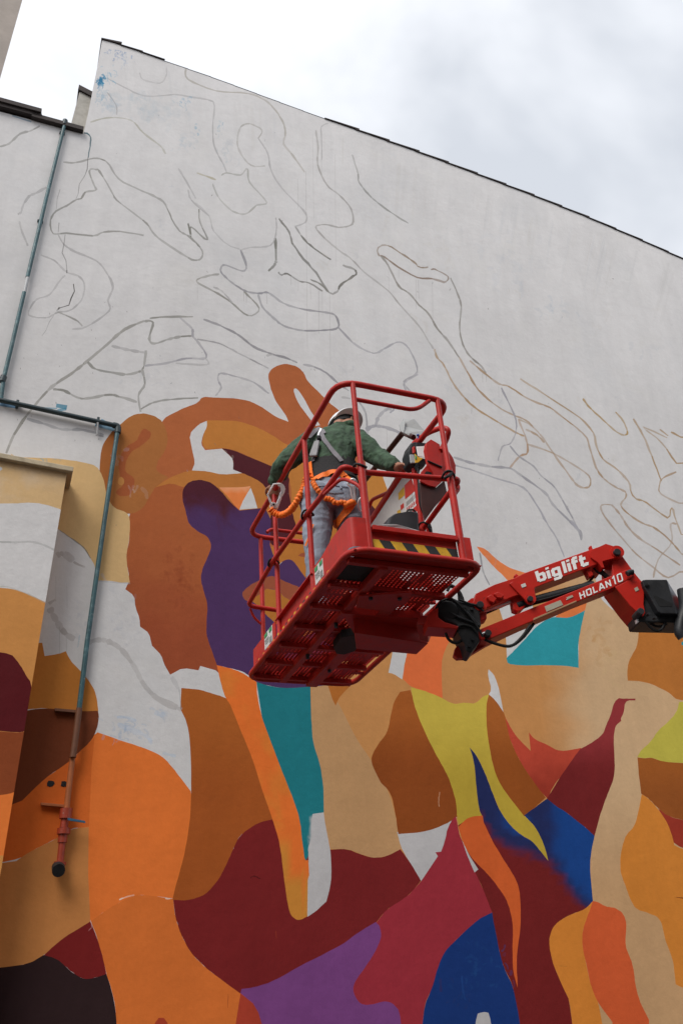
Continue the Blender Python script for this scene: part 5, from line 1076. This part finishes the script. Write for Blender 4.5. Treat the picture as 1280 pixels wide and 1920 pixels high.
def strap(name, path, w, m, off=.007, th=.003, par=None, sub=5):
    C = catmull([Vector((x, y, 0)) for x, y in path], sub); L_, R_ = [], []; pp = [hit(c.x, c.y, off) for c in C]
    P_ = [p for p, n_ in pp]; Nn = [n_ for p, n_ in pp]
    for _ in range(2): P_ = [P_[0]] + [(P_[i - 1] + P_[i] * 2 + P_[i + 1]) / 4 for i in range(1, len(P_) - 1)] + [P_[-1]]; Nn = [Nn[0]] + [(Nn[i - 1] + Nn[i] + Nn[i + 1]).normalized() for i in range(1, len(Nn) - 1)] + [Nn[-1]]
    vs = []; k = len(P_)
    for i in range(k):
        t = (P_[min(i + 1, k - 1)] - P_[max(i - 1, 0)]).normalized(); s_ = t.cross(Nn[i]).normalized() * w / 2
        vs += [P_[i] - s_, P_[i] + s_, P_[i] + s_ + Nn[i] * th, P_[i] - s_ + Nn[i] * th]
    fs = [(0, 1, 2, 3)] + [(a * 4 + j, a * 4 + (j + 1) % 4, a * 4 + 4 + (j + 1) % 4, a * 4 + 4 + j) for a in range(k - 1) for j in range(4)] + [tuple((k - 1) * 4 + j for j in (3, 2, 1, 0))]
    b = MB(); b.add(vs, fs); return b.build(name, m, par or per, smooth=50)
# hard hat, worn level with the bowed head
hb = MB(); hc = HD + hax * .035; secs = []
for i in range(9):
    a = i / 8 * math.pi / 2; secs.append((hc + hax * .100 * math.sin(a), max(.108 * math.cos(a), .004), max(.128 * math.cos(a), .004), hsd, hf))
ring_loft(hb, [(hc - hax * .030, .113, .134, hsd, hf), (hc - hax * .022, .110, .131, hsd, hf)] + secs, 28, 2.05)
hat = hb.build('hard_hat', HAT, per, smooth=40)
b = MB(); ring_loft(b, [(hc - hax * .036 + hf * .062, .100, .112, hsd, hf), (hc - hax * .028 + hf * .060, .102, .110, hsd, hf)], 28, 2.1); b.build('brim', HAT, hat, smooth=30)
b = MB(); ring_loft(b, [(hc - hax * .037, .102, .122, hsd, hf), (hc - hax * .029, .104, .125, hsd, hf)], 28, 2.05); b.build('hat_lining', BELT, hat, smooth=30)
for o in (-.035, 0, .035):
    b = MB(); b.tube(catmull([hc + hsd * o + hf * -.10 + hax * (.064), hc + hsd * o - hf * .05 + hax * .094, hc + hsd * o + hf * .03 + hax * .103, hc + hsd * o + hf * .10 + hax * .072], 4), .006, 6); b.build('ridge', HAT, hat, smooth=50)
b = MB(); ring_loft(b, [(hc - hax * .075, .090, .106, hsd, hf), (hc - hax * .03, .098, .118, hsd, hf)], 24, 2.1); b.build('suspension_band', BELT, per, smooth=40)
# shirt collar
b = MB(); ring_loft(b, [(q3(635, 811, 5.97), .078, .070, sdir, fdir), (q3(639, 804, 6.01), .062, .066, sdir, fdir)], 20, 2.1); b.build('collar', SHIRT, per, smooth=60)
# back-support belt (a shell round the waist)
b = MB(); zc = [(q3(621, 875, 5.75), .172, .136), (q3(621, 880, 5.735), .170, .136), (q3(621, 892, 5.70), .170, .134), (q3(622, 903, 5.665), .174, .136), (q3(622, 909, 5.65), .178, .140)]
ring_loft(b, [(c, rx, ry, sdir, fdir) for c, rx, ry in zc], 28, 2.25); b.build('support_belt', BELT, per, smooth=50)
BV = BVHTree.FromObject(bo, bpy.context.evaluated_depsgraph_get())
BB = BVHTree.FromPolygons(*(lambda o: ([v.co[:] for v in o.data.vertices], [p.vertices[:] for p in o.data.polygons]))([c for c in per.children if c.name.startswith('support_belt')][0]))
def hit(px, py, off=.006):
    d = (bp(px, py, d=6.0) - PO - CL).normalized(); best = None
    for t in (BV, BB):
        l_, n_, i_, dd = t.ray_cast(CL, d)
        if l_ is not None and (best is None or dd < best[2]): best = (l_, n_, dd)
    if best is None:
        l_, n_, i_, dd = BV.find_nearest(bp(px, py, d=5.75) - PO); best = (l_, n_, dd)
    n_ = best[1]
    if n_.dot(d) > 0: n_ = -n_
    return best[0] + n_ * off, n_
# harness webbing
strap('harness_strap', [(602, 799), (603, 812), (607, 824), (618, 840), (629, 852), (640, 866)], .030, GRYW)
strap('harness_strap', [(600, 803), (592, 808), (584, 815), (578, 822)], .026, GRYW)
strap('harness_strap', [(603, 806), (597, 824), (591, 846), (588, 866)], .024, GRYW)
b = MB(); c, n_ = hit(593, 846, .016); t = (hit(589, 864, .016)[0] - hit(597, 828, .016)[0]).normalized(); s_ = t.cross(n_).normalized()
b.prism([c - t * .068 - s_ * .020, c - t * .068 + s_ * .016, c + t * .068 + s_ * .028, c + t * .068 - s_ * .026], n_ * .022); b.build('shock_pack', mat('grey_shock_pack', (.27, .27, .28), .7, var=.2, scale=30), per, bevel=.007)
strap('metal_strap', [(601, 806), (598, 820)], .013, STEEL, off=.013)
b = MB(); c, n_ = hit(598, 824, .016); b.box(c - Vector((.012, .012, .014)), c + Vector((.012, .012, .014))); b.build('strap_clasp', BLK, per, bevel=.003)
strap('waist_strap', [(586, 902), (596, 897), (610, 890), (624, 886), (636, 888), (646, 895), (657, 903)], .034, ORG, off=.009, th=.005)
strap('waist_strap', [(584, 868), (585, 880), (587, 898)], .024, ORG, off=.012, th=.005)
strap('waist_strap', [(632, 884), (641, 889), (645, 896)], .040, ORG, off=.016, th=.005)
strap('leg_strap', [(662, 940), (655, 952), (645, 966), (635, 979), (628, 992)], .052, ORG, off=.008, th=.004)
strap('leg_strap', [(628, 990), (626, 1010), (628, 1030)], .040, ORG, off=.006, th=.004)
strap('waist_strap', [(588, 985), (580, 1010), (575, 1025)], .012, ORG, off=.012)
# shock-absorbing lanyard: two ruffled tubes
def ruffle(path, r, name='lanyard'):
    C = catmull([bp(x, y, d=dd) - PO for x, y, dd in path], 14); rr = []; s_ = 0
    for i, p in enumerate(C):
        if i: s_ += (p - C[i - 1]).length
        rr.append(r * (1 + .17 * math.sin(s_ * 2 * math.pi / .022) + .10 * noise.noise(p * 60)))
    b = MB(); b.tube(C, 1, 12, rr=rr); return b.build(name, ORG, per, smooth=60)
hp = (hit(588, 898, .03)[0] + PO); dh = (BR @ np.array(hp) + BT)[2]
ruffle([(578, 885, dh), (572, 903, dh), (568, 918, dh - .03), (561, 931, dh - .05), (553, 946, dh - .04), (542, 959, dh + .02), (526, 966, dh + .06), (513, 961, dh + .08), (506, 954, dh + .08)], .021)
def dep(x, y, o): return float((BR @ np.array(hit(x, y, o)[0] + PO) + BT)[2])
ruffle([(x, y, dep(x, y, .020)) for x, y in ((586, 903), (592, 914), (600, 924), (611, 935), (620, 936), (629, 943), (640, 942), (652, 944), (662, 943))], .0165)
b = MB(); c0, c1 = hit(643, 944, .028)[0], hit(663, 943, .028)[0]; b.tube([c0, c1], .021, 10); b.build('lanyard_end', ORG, per, smooth=50, bevel=.004)
# snap hook clipped over the left rail
dhk = 5.62
def pq(x, y, o=0): return bp(x, y, d=dhk + o) - PO
b = MB(); b.prism([pq(*p) for p in ((520, 906), (526, 905), (532, 909), (535, 916), (533, 924), (528, 932), (524, 942), (521, 953), (516, 957), (509, 956), (505, 951), (507, 943), (512, 941), (518, 944), (521, 936), (524, 926), (527, 920), (526, 913), (521, 911))], Vector((.004, .012, .004))); b.build('snap_hook', STEEL, per, bevel=.003)
b = MB(); b.tube([pq(521, 907), pq(513, 908), pq(502, 928), pq(509, 946)], .0065, 8); b.build('hook_gate', STEEL, per, smooth=40)
b = MB(); b.prism([pq(*p, -.012) for p in ((510, 941), (519, 943), (524, 930), (528, 934), (521, 953), (512, 953))], Vector((.003, .008, .003))); b.build('hook_plate', STEEL, per, bevel=.003)
b = MB(); b.tube([pq(513, 946, -.02), pq(513, 946, .03)], .007, 8); b.build('rivet', BLKM, per)
ddr = dep(655, 915, .03)
def ring_at(x, y, rx, ry, d, r, name, m=STEEL):
    b = MB(); b.tube([bp(x + rx * math.cos(t), y + ry * math.sin(t), d=d + .015 * math.sin(t)) - PO for t in np.linspace(0, 2 * math.pi, 18)[:-1]], r, 8, closed=True); return b.build(name, m, per, smooth=60)
ring_at(661, 906, 6.5, 7.5, ddr, .008, 'side_ring')
b = MB(); b.tube(catmull([bp(x, y, d=ddr - .02) - PO for x, y in ((655, 899), (652, 908), (657, 912), (659, 925), (662, 936), (665, 937), (664, 922), (661, 911))], 4), .008, 8); b.build('carabiner', STEEL, per, smooth=60)
ring_at(677, 946, 5.5, 12, ddr - .02, .008, 'carabiner'); ring_at(670, 928, 3.4, 18, ddr, .004, 'webbing_loop', GRYW)
# jeans seams and back pocket
for path in (((612, 921), (626, 925), (645, 922)), ((612, 921), (610, 945), (617, 957)), ((645, 922), (648, 945), (640, 958)), ((590, 913), (610, 911), (632, 911), (652, 913))):
    strap('seam', path, .006, JEANS, off=.003, th=.004)
strap('belt_loop', [(637, 907), (639, 917)], .012, JEANS, off=.004, th=.005)
